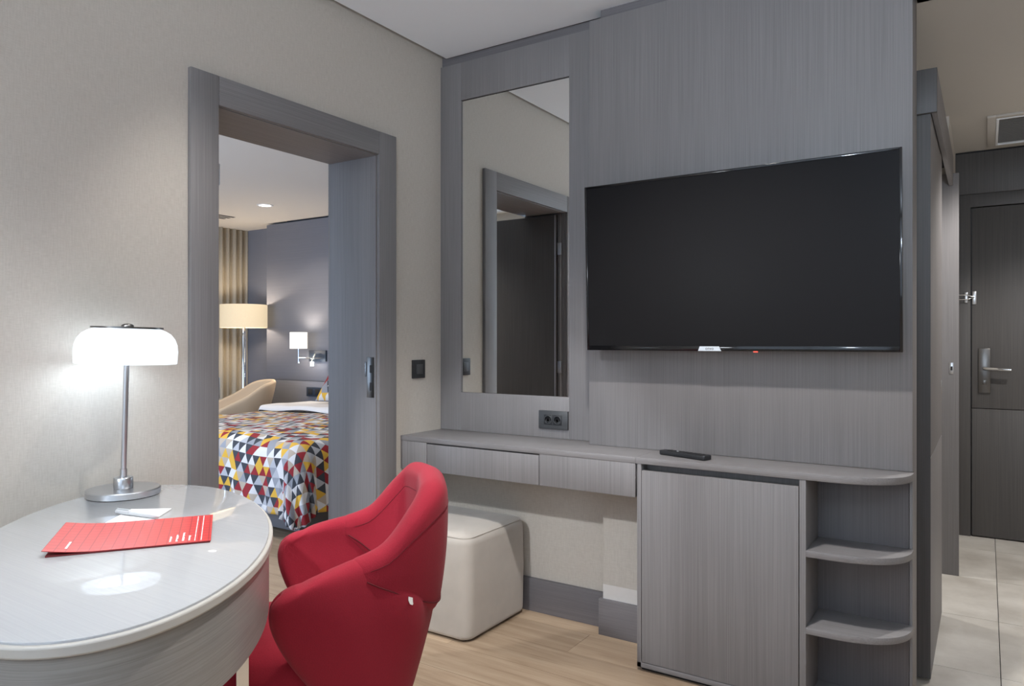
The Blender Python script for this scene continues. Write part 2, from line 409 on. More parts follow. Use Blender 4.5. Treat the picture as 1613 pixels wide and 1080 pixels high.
box('baseboard_board', 'base_wood', 0.0, 0.015, -4.8, DY0 - 0.11, 0.0, 0.147, 0.0015, b2)
struct(multi('ceiling', 'white', [(0.035, 4.0, -4.8, -0.04, CEIL, 2.60), (0.035, 0.93, -0.04, -0.0, CEIL, 2.60), (-WTH, 4.0, -4.8, 0.16, 2.60, 2.64)]), 'white ceiling with a narrow shadow gap')
# bulkhead over the hallway
struct(multi('wall_bulkhead', 'paper', [(2.012, 4.0, -0.04, 0.10, 2.362, 2.62)]), 'bulkhead above the hallway opening')
struct(multi('wall_right', 'paper', [(4.0, 4.12, -4.8, 0.1, 0, 2.62)]), 'beige wallpaper wall on the right')
struct(multi('wall_front', 'paper', [(3.25, 4.0, -0.04, 0.10, 0, 2.362)]), 'beige wall beside the hallway')
struct(multi('wall_rear', 'paper', [(-WTH, 0.2, -4.92, -4.8, 0, 2.62), (3.2, 4.12, -4.92, -4.8, 0, 2.62), (0.2, 3.2, -4.92, -4.8, 0, 0.4), (0.2, 3.2, -4.92, -4.8, 2.48, 2.62)]), 'wall with the large window')
wn = sroot('window_1', 'large unseen window assumed in the rear wall')  # out-of-view window added along with the rear fill
for x0, x1, z0, z1 in ((0.2, 3.2, 0.40, 0.46), (0.2, 3.2, 2.42, 2.48), (0.2, 0.26, 0.46, 2.42), (3.14, 3.2, 0.46, 2.42), (1.67, 1.73, 0.46, 2.42)):
    box('window_frame', 'wood_dark', x0, x1, -4.90, -4.83, z0, z1, 0.003, wn)

# wall panelling -----------------------------------------------------
t1 = sroot('trim_1', 'grey veneer wall panel around the tall mirror')
MX0, MX1, MZ0, MZ1 = 0.1225, 0.7055, 0.959, 2.3375
PT = 2.520
box('panel_stile', 'wood_v', 0.0005, MX0, 0.0, 0.0155, WT + .0008, PT, 0.0008, t1)
box('panel_stile', 'wood_v', MX1, 0.846, 0.0, 0.0155, WT + .0008, PT, 0.0008, t1)
box('panel_rail', 'wood_v', MX0, MX1, 0.0, 0.0155, WT + .0008, MZ0 - .001, 0.0008, t1)
box('panel_rail', 'wood_v', MX0, MX1, 0.0, 0.0155, MZ1 + .004, PT, 0.0008, t1)
box('shadow_gap_strip', 'base_wood', 0.0005, 0.90, 0.0135, 0.0158, PT + .001, 2.60, 0, t1)
t2 = sroot('trim_2', 'wide grey veneer wall panel behind the television')
box('panel_board', 'wood_v', 0.846, 2.012, -0.085, -0.0558, WT + .0008, 2.512, 0.001, t2)
box('panel_return', 'wood_v', 0.846, 0.8945, -0.0558, -0.0002, WT + .0008, 2.512, 0.0, t2)
box('shadow_gap_strip', 'base_wood', 0.885, 1.96, -0.058, -0.0555, 2.5125, 2.60, 0, t2)
box('panel_end', 'wood_v', 1.9655, 2.012, -0.0555, 0.075, 0.0, 2.36, 0.001, t2)
box('panel_end', 'wood_v', 2.003, 2.012, -0.086, -0.0558, 0.0, WT - .024, 0.001, t2)
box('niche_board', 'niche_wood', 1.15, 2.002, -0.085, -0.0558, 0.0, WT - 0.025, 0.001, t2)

# doorway casing -----------------------------------------------------
t3 = sroot('trim_3', 'blue grey door casing of the bedroom doorway')
CP = 0.018
box('casing_stile', 'wood_v', -0.0, CP, DY0 - 0.105, DY0, 0, DZ + 0.10, 0.002, t3)
box('casing_stile', 'wood_v', -0.0, CP, DY1, DY1 + 0.108, 0, DZ + 0.10, 0.002, t3)
box('casing_header', 'wood_y', -0.0, CP - .0006, DY0 + .0012, DY1 - .0012, DZ, DZ + 0.10, 0.002, t3)
box('jamb_lining', 'wood_v', -WTH, 0.0, DY0 - 0.0, DY0 + 0.004, 0, DZ, 0, t3)
box('jamb_lining', 'wood_v', -WTH, 0.0, DY1 - 0.004, DY1, 0, DZ, 0, t3)
box('head_lining', 'wood_y', -WTH, 0.0, DY0 + .004, DY1 - .004, DZ - 0.004, DZ, 0, t3)
box('casing_stile', 'wood_v', -WTH - CP, -WTH, DY0 - 0.105, DY0, 0, DZ + 0.10, 0.002, t3)
box('casing_stile', 'wood_v', -WTH - CP, -WTH, DY1, DY1 + 0.108, 0, DZ + 0.10, 0.002, t3)
box('casing_header', 'wood_y', -WTH - CP, -WTH, DY0 + .0012, DY1 - .0012, DZ, DZ + 0.10, 0.002, t3)
sp = box('strike_plate', 'steel_dark', -0.052, -0.010, DY1 - 0.0062, DY1 - 0.004, 0.955, 1.130, 0.0005, t3)
box('strike_tongue', 'steel_dark', -0.064, -0.052, DY1 - 0.0062, DY1 - 0.004, 1.045, 1.110, 0.0003, t3)
box('strike_hole', 'gap', -0.034, -0.020, DY1 - 0.0066, DY1 - 0.006, 1.062, 1.095, 0, t3)
box('strike_hole', 'gap', -0.034, -0.020, DY1 - 0.0066, DY1 - 0.006, 0.985, 1.020, 0, t3)
# open bedroom door, hinged on the far jamb and swung into the bedroom
d1 = sroot('door_1', 'open dark veneer bedroom door seen in the mirror')
box('door_leaf', 'wood_dark', -0.815, -0.045, DY0 + 0.006, DY0 + 0.041, 0.008, DZ - 0.016, 0.0015, d1)
box('door_edge_strip', 'steel', -0.052, -0.046, DY0 + 0.0412, DY0 + 0.0425, 0.008, DZ - 0.016, 0, d1)
box('door_rebate', 'wood_v', -0.040, -0.022, DY0 + 0.0045, DY0 + 0.022, 0.008, DZ - 0.006, 0.001, d1)
for z in (0.25, 1.0, 1.74): box('hinge', 'steel', -0.044, -0.016, DY0 + 0.012, DY0 + 0.028, z, z + 0.075, 0.002, d1)

# ================================================================== SETTING: hallway
fh = struct(box('floor_hall', 'gap', 0.3, 3.25, 0.10, 2.7, -0.06, -0.010), 'beige porcelain tiled floor of the hallway')
ys = [0.10, 0.36, 0.98, 1.60, 2.22, 2.7]; xs = [0.395, 1.015, 1.635, 2.255, 2.875, 3.25]
fh['label'] = 'beige porcelain tiled floor of the hallway'
for i in range(len(xs) - 1):
    for j in range(len(ys) - 1):
        box('tile', 'tile', xs[i] + .0014, xs[i + 1] - .0014, ys[j] + .0014, ys[j + 1] - .0014, -0.010, 0.0, 0, fh)
HC = 2.362
struct(multi('ceiling_hall', 'hallpaint', [(0.3, 3.4, 0.10, 2.7, HC, HC + .05), (1.965, 3.4, -0.04, 0.10, HC, HC + 0.002)]), 'lower taupe ceiling of the hallway')
struct(multi('wall_hall_left', 'hallpaint', [(1.85, 1.965, 0.16, 0.93, 0, HC), (1.85, 1.965, 0.93, 1.62, 2.06, HC), (1.85, 2.050, 1.62, 2.53, 0, HC)]), 'hallway wall with the bathroom opening')
struct(multi('wall_hall_right', 'hallpaint', [(3.25, 3.37, 0.10, 2.7, 0, HC)]), 'hallway wall on the right')
struct(multi('wall_bathroom', 'white', [(0.18, 0.3, 0.16, 2.7, 0, HC), (0.3, 1.85, 2.45, 2.6, 0, HC)]), 'white bathroom walls')
t4 = sroot('trim_4', 'grey veneer jamb of the sliding door opening')
box('jamb_board', 'wood_v', 1.90, 2.0935, 1.600, 1.6195, 0, 2.06, 0.001, t4)
box('strike_plate', 'steel', 2.052, 2.070, 1.5985, 1.600, 1.030, 1.090, 0.001, t4)
box('strike_hole', 'gap', 2.057, 2.066, 1.5980, 1.5986, 1.050, 1.070, 0.0, t4)
t5 = sroot('trim_5', 'grey veneer pelmet hiding the sliding door track')
box('pelmet_front', 'wood_dark', 1.9655, 2.068, 0.165, 0.183, 1.998, 2.152, 0.001, t5)
box('pelmet_board', 'wood_y', 2.050, 2.068, 0.183, 1.64, 1.998, 2.152, 0.001, t5)
box('pelmet_top', 'wood_y', 1.9655, 2.050, 0.183, 1.60, 2.134, 2.152, 0.001, t5)
box('track_rail', 'gap', 1.985, 2.030, 0.19, 1.59, 2.09, 2.132, 0.0, t5)
d3 = sroot('door_3', 'grey veneer sliding bathroom door half open')
box('door_panel', 'wood_v', 2.000, 2.0475, 0.185, 0.945, 0.012, 0.786, 0.001, d3)
box('door_panel', 'wood_v', 2.000, 2.0475, 0.185, 0.945, 0.790, 2.085, 0.001, d3)
box('door_edge', 'wood_dark', 2.0003, 2.0472, 0.1835, 0.185, 0.012, 2.085, 0, d3)
box('joint_strip', 'steel', 2.002, 2.0470, 0.187, 0.943, 0.786, 0.790, 0, d3)
box('pull_handle', 'chrome', 2.044, 2.0490, 0.915, 0.930, 0.97, 1.03, 0.001, d3)
# entrance wall -------------------------------------------------------
EY = 2.53
t6 = sroot('trim_6', 'dark grey veneer surround of the entrance door')
struct(multi('wall_entrance', 'wood_dark', [(1.85, 3.4, EY + 0.06, EY + 0.2, 0, HC)]), 'wall around the entrance door')
box('surround_stile', 'wood_dark', 2.0505, 2.130, EY, EY + 0.06, 0, 2.10, 0.001, t6)
box('surround_stile', 'wood_dark', 3.060, 3.25, EY, EY + 0.06, 0, 2.10, 0.001, t6)
box('surround_header', 'wood_dark', 2.0505, 3.25, EY - 0.02, EY + 0.06, 2.10, HC - 0.012, 0.001, t6)
box('shadow_gap_strip', 'gap', 2.0505, 3.25, EY - 0.005, EY + 0.06, HC - 0.012, HC, 0.0, t6)
box('surround_lintel', 'wood_dark', 2.130, 3.060, EY, EY + 0.06, 2.022, 2.10, 0.001, t6)
d2 = sroot('door_2', 'dark grey veneer entrance door with steel lever handle')
box('door_leaf', 'wood_dark', 2.136, 3.054, EY + 0.006, EY + 0.05, 0.008, 0.786, 0.001, d2)
box('door_leaf', 'wood_dark', 2.136, 3.054, EY + 0.006, EY + 0.05, 0.790, 2.016, 0.001, d2)
box('lock_plate', 'steel_dark', 2.170, 2.232, EY - 0.008, EY + 0.006, 0.885, 1.155, 0.003, d2)
bm = bmesh.new(); add_tube(bm, [(2.20, EY - 0.006, 1.035), (2.20, EY - 0.055, 1.035), (2.215, EY - 0.062, 1.035), (2.335, EY - 0.062, 1.030)], 0.010, 10)
obj('lever_handle', bm, 'chrome', d2, 60)
box('thumb_turn', 'steel_dark', 2.190, 2.212, EY - 0.020, EY - 0.008, 0.935, 0.965, 0.003, d2)
latch = thing('door_latch', 'small steel swing-bar security latch beside the entrance door edge', 'latch', (2.10, EY, 1.47))
bm = bmesh.new(); add_box(bm, 2.138, 2.160, EY - 0.004, EY + 0.0055, 1.425, 1.505, 0.003); obj('latch_plate', rel(bm, latch), 'steel', latch, 40)
bm = bmesh.new(); add_box(bm, 2.098, 2.116, EY - 0.012, EY - 0.0003, 1.435, 1.500, 0.003); obj('latch_bracket', rel(bm, latch), 'steel', latch, 40)
bm = bmesh.new()
for z in (1.455, 1.483): add_tube(bm, [(2.150, EY - 0.012, 1.469), (2.110, EY - 0.016, z), (2.06, EY - 0.05, z)], 0.0035, 8)
obj('latch_bar', rel(bm, latch), 'chrome', latch, 60)
# ceiling vent of the hallway
vt = thing('ceiling_vent', 'white framed return air grille in the hallway ceiling', 'vent', (2.5, 2.07, HC))
VX0, VX1, VY0, VY1 = 2.215, 2.80, 1.73, 2.41
for a in ((VX0, VX0 + .04, VY0, VY1), (VX1 - .04, VX1, VY0, VY1), (VX0 + .04, VX1 - .04, VY0, VY0 + .04), (VX0 + .04, VX1 - .04, VY1 - .04, VY1)):
    box('vent_frame', 'hallpaint', a[0], a[1], a[2], a[3], HC - 0.012, HC - .0002, 0.002, vt)
box('vent_backing', 'graphite', VX0 + .04, VX1 - .04, VY0 + .04, VY1 - .04, HC - 0.003, HC - .0002, 0, vt)
for a in ((VX0 + .040, VX0 + .052, VY0 + .04, VY1 - .04), (VX0 + .052, VX1 - .04, VY0 + .04, VY0 + .052), (VX0 + .052, VX1 - .04, VY1 - .052, VY1 - .04)):
    box('vent_border', 'white', a[0], a[1], a[2], a[3], HC - 0.016, HC - .0032, 0.001, vt)
yy = VY0 + 0.062; 
while yy < VY1 - 0.07:
    box('vent_slat', 'vent_grey', VX0 + .054, VX1 - .04, yy, yy + 0.010, HC - 0.010, HC - 0.003, 0, vt); yy += 0.022

# ================================================================== SETTING: bedroom
BC = 2.42
fb = struct(box('floor_bedroom', 'gap', -5.0, -WTH, -3.0, 2.6, -0.06, -0.012), 'oak laminate floor of the bedroom')
y = 2.6; row = 0
while y > -3.0:
    y0 = y - pw; x = -5.0 - (row * 0.437) % pl
    while x < -0.0:
        a = max(x, -5.0); b = min(x + pl, -WTH if not (DY0 < (y0 + y) / 2 < DY1) else 0.0)
        if b - a > 0.02: box('plank', 'plank', a + 0.0006, b - 0.0006, y0 + 0.0006, y - 0.0006, -0.012, 0, 0, fb)
        x += pl
    y -= pw; row += 1
struct(multi('ceiling_bedroom', 'bedpaint', [(-4.9, -WTH, -3.0, 2.205, BC, BC + .08), (-4.9, -4.0, 2.205, 2.6, BC, BC + .08), (-5.0, -WTH, -3.0, 2.6, BC + .08, BC + .12)]), 'warm white bedroom ceiling')
wbh = struct(multi('wall_bedroom_head', 'bed_panel', [(-5.0, -WTH, 2.40, 2.6, 0, BC + .1)]), 'grey panelled bedroom wall beside the curtain')
t7 = sroot('trim_7', 'blue grey headboard wall panels')
box('headboard_panel', 'bed_panel', -4.058, -WTH, 2.19, 2.40, 0.0, 0.803, 0.001, t7)
box('headboard_panel', 'bed_panel', -4.058, -WTH, 2.19, 2.40, 0.807, 2.403, 0.001, t7)
struct(multi('wall_bedroom_window', 'bedpaint', [(-5.0, -4.9, -3.0, 2.6, 0, BC + .1)]), 'bedroom window wall behind the curtain')
struct(multi('wall_bedroom_near', 'paper', [(-5.0, -WTH, -3.1, -3.0, 0, BC + .1)]), 'far side wall of the bedroom')

# ================================================================== THINGS: main room
# tall mirror
mr = thing('wall_mirror', 'tall frameless rectangular mirror set in the grey wall panel', 'mirror', ((MX0 + MX1) / 2, 0.01, MZ0))
box('mirror_glass', 'mirror', MX0 + .002, MX1 - .0015, 0.008, 0.012, MZ0, MZ1, 0, mr)
box('mirror_backing', 'gap', MX0 + .0002, MX1 - .0002, 0.0122, 0.0155, MZ0 - .0005, MZ1 + 0.0035, 0, mr)

# sockets and switches
def socket_disc(bm, cx, y, cz, r):
    bmesh.ops.create_cone
sk = thing('double_socket', 'dark graphite double power socket under the mirror', 'socket', (0.63, 0.0, 0.857))
box('socket_frame', 'graphite', 0.559, 0.704, -0.011, -0.0003, 0.8175, 0.8965, 0.002, sk)
for cx in (0.6085, 0.6545):
    ins = box('socket_insert', 'graphite_dark', cx - .0215, cx + .0215, -0.0135, -0.0108, 0.836, 0.879, 0.001, sk)
    bm = bmesh.new(); add_lathe(bm, [(0.0185, 0.0), (0.0185, 0.0012), (0.0165, 0.0018), (0.0160, -0.0), (0, -0.0)], seg=28)
    bmesh.ops.rotate(bm, verts=bm.verts, matrix=Matrix.Rotation(PI / 2, 3, 'X')); bmesh.ops.translate(bm, verts=bm.verts, vec=(cx, -0.0135, 0.8575))
    obj('socket_well', rel(bm, ins), 'graphite', ins, 40)
    for dx in (-.0085, .0085):
        bm = bmesh.new(); add_lathe(bm, [(0.003, 0.0), (0.003, 0.0012), (0, 0.0012)], seg=12)
        bmesh.ops.rotate(bm, verts=bm.verts, matrix=Matrix.Rotation(PI / 2, 3, 'X')); bmesh.ops.translate(bm, verts=bm.verts, vec=(cx + dx, -0.0136, 0.8575))
        obj('pin_hole', rel(bm, ins), 'gap', ins)
sw = thing('light_switch', 'square dark graphite light switch between doorway and mirror panel', 'switch', (0, -0.17, 1.07))
box('switch_frame', 'graphite_dark', 0.0003, 0.011, -0.213, -0.127, 1.028, 1.113, 0.0025, sw)
box('switch_rocker', 'graphite', 0.0108, 0.0145, -0.193, -0.148, 1.048, 1.093, 0.0015, sw)

# desk shelf with drawers -------------------------------------------------
FY = -0.288
dk = thing('wall_desk', 'grey veneer wall-hung desk shelf with two flat drawers under the mirror', 'desk', (0.57, 0.0, 0.63))
bm = bmesh.new(); add_box(bm, 0.0005, 1.1375, FY, -0.0005, 0.7535, WT, 0.0015)
obj('desk_top', rel(bm, dk), 'wood_x', dk, 40)
box('side_panel', 'wood_v', 0.0005, 0.151, FY + .001, 0.0, 0.628, 0.7530, 0.001, dk)
box('drawer_box', 'wood_dark', 0.153, 1.135, FY + 0.02, -0.001, 0.632, 0.7525, 0, dk)
box('drawer_front', 'wood_v', 0.1545, 0.7250, FY + .001, FY + .019, 0.629, 0.7475, 0.001, dk)
box('drawer_front', 'wood_v', 0.7280, 1.1360, FY + .001, FY + .019, 0.629, 0.7528, 0.001, dk)
# minibar cabinet with open curved shelves ---------------------------------
cb = thing('minibar_cabinet', 'grey veneer minibar cabinet with open rounded shelves under the television', 'cabinet', (1.55, -0.1, 0.0))
def rounded_board(x0, x1, z0, z1, name, mat='wood_x', a=0.235, yend=-0.0855, bev=0.0012):
    poly = [(x0, -0.0855), (x0, FY)]
    ry = FY - yend
    n = 14
    for k in range(n + 1):
        t = k / n * PI / 2
        e = 0.62
        px_ = (x1 - a) + a * (math.sin(t) ** 0.85)
        py_ = yend - 0.012 + (FY - yend + 0.012) * (math.cos(t) ** 0.85)
        poly.append((px_, py_))
    poly.append((x1, yend))
    bm = bmesh.new(); add_prism(bm, poly, z0, z1, bev)
    return obj(name, rel(bm, cb), mat, cb, 40)
rounded_board(1.1385, 2.016, 0.7535, WT, 'cabinet_top')
box('side_panel', 'wood_v', 1.1430, 1.1590, FY + .002, -0.0855, 0.014, 0.7530, 0.001, cb)
box('divider_panel', 'wood_v', 1.7055, 1.7255, FY + .002, -0.0855, 0.014, 0.7530, 0.001, cb)
box('cabinet_door', 'wood_v', 1.1615, 1.7030, FY + .001, FY + 0.021, 0.0345, 0.7300, 0.0012, cb)
box('grip_recess', 'wood_v', 1.1595, 1.7050, FY + 0.060, FY + 0.075, 0.030, 0.7530, 0, cb)
box('bottom_board', 'wood_x', 1.1430, 1.7055, FY + .002, -0.0855, 0.014, 0.0325, 0.001, cb)
box('plinth', 'gap', 1.155, 1.725, FY + 0.020, -0.0855, 0.0005, 0.0138, 0, cb)
rounded_board(1.7258, 2.016, 0.507, 0.528, 'shelf')
rounded_board(1.7258, 2.016, 0.260, 0.281, 'shelf')
rounded_board(1.7258, 2.016, 0.014, 0.034, 'shelf')

# television ---------------------------------------------------------------
tv = thing('television', 'large flat black television mounted on the grey panel', 'television', (1.44, -0.17, 1.165))
TX0, TX1, TH = 0.886, 1.992, 0.640
def tvbox(name, mat, x0, x1, y0, y1, z0, z1, bev=0.0):
    bm = bmesh.new(); add_box(bm, x0 - 1.44, x1 - 1.44, y0, y1, z0, z1, bev)
    return obj(name, bm, mat, tv, 40 if bev else None)
tv.rotation_euler = (math.radians(2.2), 0, 0)
tvbox('television_body', 'black', TX0 + .01, TX1 - .01, -0.002, 0.020, 0.006, TH - .006, 0.003)
tvbox('rear_housing', 'black', TX0 + .18, TX1 - .18, 0.020, 0.052, 0.05, TH - .22, 0.006)
tvbox('screen', 'screen', TX0 + .008, TX1 - .008, -0.0085, -0.002, 0.018, TH - .008)
tvbox('bezel', 'gloss_black', TX0, TX0 + .008, -0.011, 0.006, 0.0, TH, 0.001)
tvbox('bezel', 'gloss_black', TX1 - .008, TX1, -0.011, 0.006, 0.0, TH, 0.001)
tvbox('bezel', 'gloss_black', TX0 + .008, TX1 - .008, -0.011, 0.006, TH - .008, TH, 0.001)
tvbox('bezel', 'gloss_black', TX0 + .008, TX1 - .008, -0.011, 0.006, 0.0, 0.018, 0.001)
bm = bmesh.new()
bx_ = 1.378 - 1.44
pv = [(bx_ - .042, 0.000), (bx_ + .042, 0.000), (bx_ + .034, 0.0165), (bx_ - .036, 0.0165)]
f0 = [bm.verts.new((x, -0.0128, z)) for x, z in pv]; f1 = [bm.verts.new((x, -0.0108, z)) for x, z in pv]
bm.faces.new(f0); bm.faces.new(list(reversed(f1)))
for i in range(4): bm.faces.new((f0[i], f1[i], f1[(i + 1) % 4], f0[(i + 1) % 4]))
bmesh.ops.recalc_face_normals(bm, faces=bm.faces)
bd = obj('badge', bm, 'badge', tv)
fc = bpy.data.curves.new('lettering', 'FONT'); fc.body = 'onvo'; fc.size = 0.0150; fc.align_x = 'CENTER'; fc.align_y = 'CENTER'; fc.extrude = 0.0002
tmp = bpy.data.objects.new('lettering_curve', fc); col.objects.link(tmp)
bpy.context.view_layer.update()
lm = bpy.data.meshes.new_from_object(tmp.evaluated_get(bpy.context.evaluated_depsgraph_get())); bpy.data.objects.remove(tmp)
lm.transform(Matrix.Translation((bx_, -0.0131, 0.0088)) @ Matrix.Rotation(PI / 2, 4, 'X'))
lm.materials.clear(); lm.materials.append(M['black'])
lo = bpy.data.objects.new('lettering', lm); col.objects.link(lo); lo.parent = bd
tvbox('standby_light', 'led_red', 1.532, 1.546, -0.010, -0.004, -0.004, 0.0005, 0.001)
# mount reaches the wall
mt = tvbox('wall_mount', 'black', 1.30, 1.58, 0.052, 0.082, 0.10, 0.36)

# remote control ------------------------------------------------------------
rc = thing('remote_control', 'slim black remote control lying on the cabinet top', 'remote', (1.2885, -0.188, WT + .0005))
rc.rotation_euler = (0, 0, math.radians(-15))
bm = bmesh.new()
poly = []
for (cx, cy, a0) in ((0.088, 0.018, 0), (-0.092, 0.014, 90), (-0.092, -0.014, 180), (0.088, -0.018, 270)):
    for k in range(5):
        t = math.radians(a0 + 22.5 * k); poly.append((cx + .010 * math.cos(t), cy + .006 * math.sin(t)))
add_prism(bm, poly, 0.0, 0.017, 0.004); obj('remote_body', bm, 'graphite_dark', rc, 50)
for i in range(9):
    for j in (-1, 0, 1):
        bm = bmesh.new(); x = -0.066 + i * 0.0175; add_box(bm, x - .004, x + .004, j * .011 - .003, j * .011 + .003, 0.0168, 0.0185, 0.0006, 1)
        obj('button', bm, 'pen' if (i == 2 and j == 0) else 'black', rc)

# ottoman ---------------------------------------------------------------------
ot = thing('ottoman', 'beige suede cube ottoman pushed under the desk', 'ottoman', (0.275, -0.23, 0.0))
def soft_block(hx, hy, z0, z1, r, rv, top_dome=0.008):
    """rounded box: plan corner radius r, edge radius rv"""
    bm = bmesh.new(); rings = []
    def plan(inset, z, dome=0):
        pts = []
        rr = max(r - inset, 0.004)
        for sx, sy, a0 in ((1, 1, 0), (-1, 1, 90), (-1, -1, 180), (1, -1, 270)):
            for k in range(7):
                t = math.radians(a0 + 15 * k)
                pts.append(bm.verts.new((sx * (hx - inset - rr) + rr * math.cos(t), sy * (hy - inset - rr) + rr * math.sin(t), z)))
        return pts
    prof = []
    for k in range(6):
        t = k / 5 * PI / 2; prof.append((rv * 0.5 * (1 - math.sin(t)), z0 + rv * 0.5 * (1 - math.cos(t))))
    prof.append((-0.004, (z0 + z1) / 2))
    for k in range(7):
        t = k / 6 * PI / 2; prof.append((rv * (1 - math.cos(t)), z1 - rv + rv * math.sin(t)))
    prof.append((0.08, z1 + top_dome * .7)); prof.append((min(hx, hy) * .6, z1 + top_dome))
    for i, z in prof: rings.append(plan(i, z))
    for a, b in zip(rings[:-1], rings[1:]):
        n = len(a)
        for k in range(n): bm.faces.new((a[k], a[(k + 1) % n], b[(k + 1) % n], b[k]))
    bm.faces.new(list(reversed(rings[0]))); bm.faces.new(rings[-1])
    bmesh.ops.recalc_face_normals(bm, faces=bm.faces)
    return bm
obj('ottoman_body', soft_block(0.222, 0.222, 0.006, 0.425, 0.05, 0.042), 'suede', ot, 60)
bm = bmesh.new()
pts = []
hx = 0.222 - 0.0105; r = 0.042
for sx, sy, a0 in ((1, 1, 0), (-1, 1, 90), (-1, -1, 180), (1, -1, 270)):
    for k in range(7):
        t = math.radians(a0 + 15 * k); pts.append((sx * (hx - r) + r * math.cos(t), sy * (hx - r) + r * math.sin(t), 0.4125))
pts.append(pts[0]); add_tube(bm, pts, 0.0024, 6); obj('seam_piping', bm, 'suede', ot, 60)
bm = bmesh.new(); add_box(bm, -.19, .19, -.19, .19, 0.0, 0.006); obj('foot_pad', bm, 'gap', ot)

# oval table -------------------------------------------------------------------
TZ = 0.76
tb = thing('oval_table', 'oval table with glossy pale top and deep grey apron', 'table', (0.581, -1.856, 0.0))
tb.rotation_euler = (0, 0, math.atan2(0.593, -0.805))
def ell(a, b, n=96): return [(a * math.cos(2 * PI * k / n), b * math.sin(2 * PI * k / n)) for k in range(n)]
A_, B_ = 0.624, 0.313
bm = bmesh.new(); add_prism(bm, ell(A_ - .0085, B_ - .0085), TZ - 0.010, TZ, 0.0015); obj('table_top', bm, 'tabletop', tb, 50)
def ring(a1, b1, a0, b0, z0, z1, n=96):
    bm = bmesh.new(); o0 = [bm.verts.new((x, y, z0)) for x, y in ell(a1, b1, n)]; o1 = [bm.verts.new((x, y, z1)) for x, y in ell(a1, b1, n)]
    i0 = [bm.verts.new((x, y, z0)) for x, y in ell(a0, b0, n)]; i1 = [bm.verts.new((x, y, z1)) for x, y in ell(a0, b0, n)]
    for k in range(n):
        q = (k + 1) % n
        bm.faces.new((o0[k], o0[q], o1[q], o1[k])); bm.faces.new((i0[q], i0[k], i1[k], i1[q])); bm.faces.new((o1[k], o1[q], i1[q], i1[k])); bm.faces.new((o0[q], o0[k], i0[k], i0[q]))
    bmesh.ops.recalc_face_normals(bm, faces=bm.faces); return bm
o = obj('table_rim', ring(A_, B_, A_ - .03, B_ - .03, TZ - 0.024, TZ - 0.0045), 'rim', tb, 50)
bv = o.modifiers.new('bevel', 'BEVEL'); bv.width = 0.004; bv.segments = 3; bv.limit_method = 'ANGLE'
obj('rim_inlay', ring(A_ - .0085, B_ - .0085, A_ - .03, B_ - .03, TZ - 0.0115, TZ - 0.0102), 'gap', tb)
obj('table_apron', ring(A_ - .009, B_ - .009, A_ - .025, B_ - .025, 0.582, TZ - 0.025), 'apron', tb, 50)
for lx, ly in ((0.0, 0.245), (0.0, -0.245), (0.50, 0.0), (-0.50, 0.0)):
    bm = bmesh.new(); add_box(bm, lx - .014, lx + .014, ly - .014, ly + .014, 0.0, TZ - 0.02, 0.001); obj('leg', bm, 'chrome', tb)
bm = bmesh.new(); add_prism(bm, ell(A_ - .03, B_ - .03), TZ - 0.035, TZ - 0.0125); obj('sub_top', bm, 'apron', tb)

# table lamp ----------------------------------------------------------------------
LX, LY = 0.140, -1.622
tl = thing('table_lamp', 'lit table lamp with opal glass shade on a chrome stem', 'lamp', (LX, LY, TZ + .0003))
bm = bmesh.new(); add_lathe(bm, [(0, 0), (0.094, 0), (0.097, 0.002), (0.097, 0.017), (0.0945, 0.0195), (0, 0.0195)], seg=56); obj('lamp_base', bm, 'steel', tl, 40)
bm = bmesh.new(); add_lathe(bm, [(0, 0.0195), (0.0245, 0.0195), (0.0255, 0.021), (0.0255, 0.049), (0.024, 0.051), (0, 0.051)], seg=32); obj('stem_socket', bm, 'steel', tl, 40)
bm = bmesh.new(); add_lathe(bm, [(0, 0.0505), (0.0095, 0.0505), (0.0095, 0.074), (0.0075, 0.0745), (0.0075, 0.452), (0, 0.452)], seg=24); st = obj('lamp_stem', bm, 'steel', tl, 40)
bm = bmesh.new()
prof = [(0.010, 0.4755), (0.085, 0.4755), (0.100, 0.470), (0.114, 0.461), (0.125, 0.447), (0.1315, 0.430), (0.1335, 0.410), (0.1320, 0.376), (0.1295, 0.376), (0.131, 0.410), (0.129, 0.4295), (0.1228, 0.4455), (0.1122, 0.4585), (0.099, 0.4672), (0.085, 0.4725), (0.010, 0.4725)]
add_lathe(bm, prof, seg=64, close=True); shd = obj('lamp_shade', bm, 'opal', tl, 60)
bm = bmesh.new(); add_lathe(bm, [(0, 0.4758), (0.0935, 0.4758), (0.0935, 0.4808), (0, 0.4808)], seg=56); obj('top_plate', bm, 'steel_dark', tl, 40)
bm = bmesh.new(); add_lathe(bm, [(0.017, 0.4808), (0.016, 0.4855), (0.011, 0.489), (0, 0.4905)], seg=24); obj('finial', bm, 'steel_dark', tl, 60)
bm = bmesh.new(); add_tube(bm, [(-0.070, 0.03, 0.012), (-0.085, 0.05, 0.010), (-0.11, 0.06, 0.0045), (-0.12, 0.075, 0.0045)], 0.003, 8); obj('lamp_cord', bm, 'graphite', tl, 60)
bm = bmesh.new(); add_lathe(bm, [(0, 0.0195), (0.006, 0.0195), (0.005, 0.024), (0, 0.0245)], cx=-0.045, cy=0.035, seg=16); obj('lamp_switch', bm, 'black', tl, 50)
_k = Vector((-math.sin(YAW), math.cos(YAW), 0)); _T = Matrix.Translation((0, 0, .05)) @ Matrix.Rotation(math.radians(1.6), 4, _k) @ Matrix.Translation((0, 0, -.05))
for _o in tl.children:
    if _o.name.split('.')[0] in ('lamp_stem', 'lamp_shade', 'top_plate', 'finial'): _o.data.transform(_T)
bulb = point('bulb_table_lamp', (LX, LY, TZ + 0.42), 2.6, (0.72, 0.86, 1.0), 0.07); 

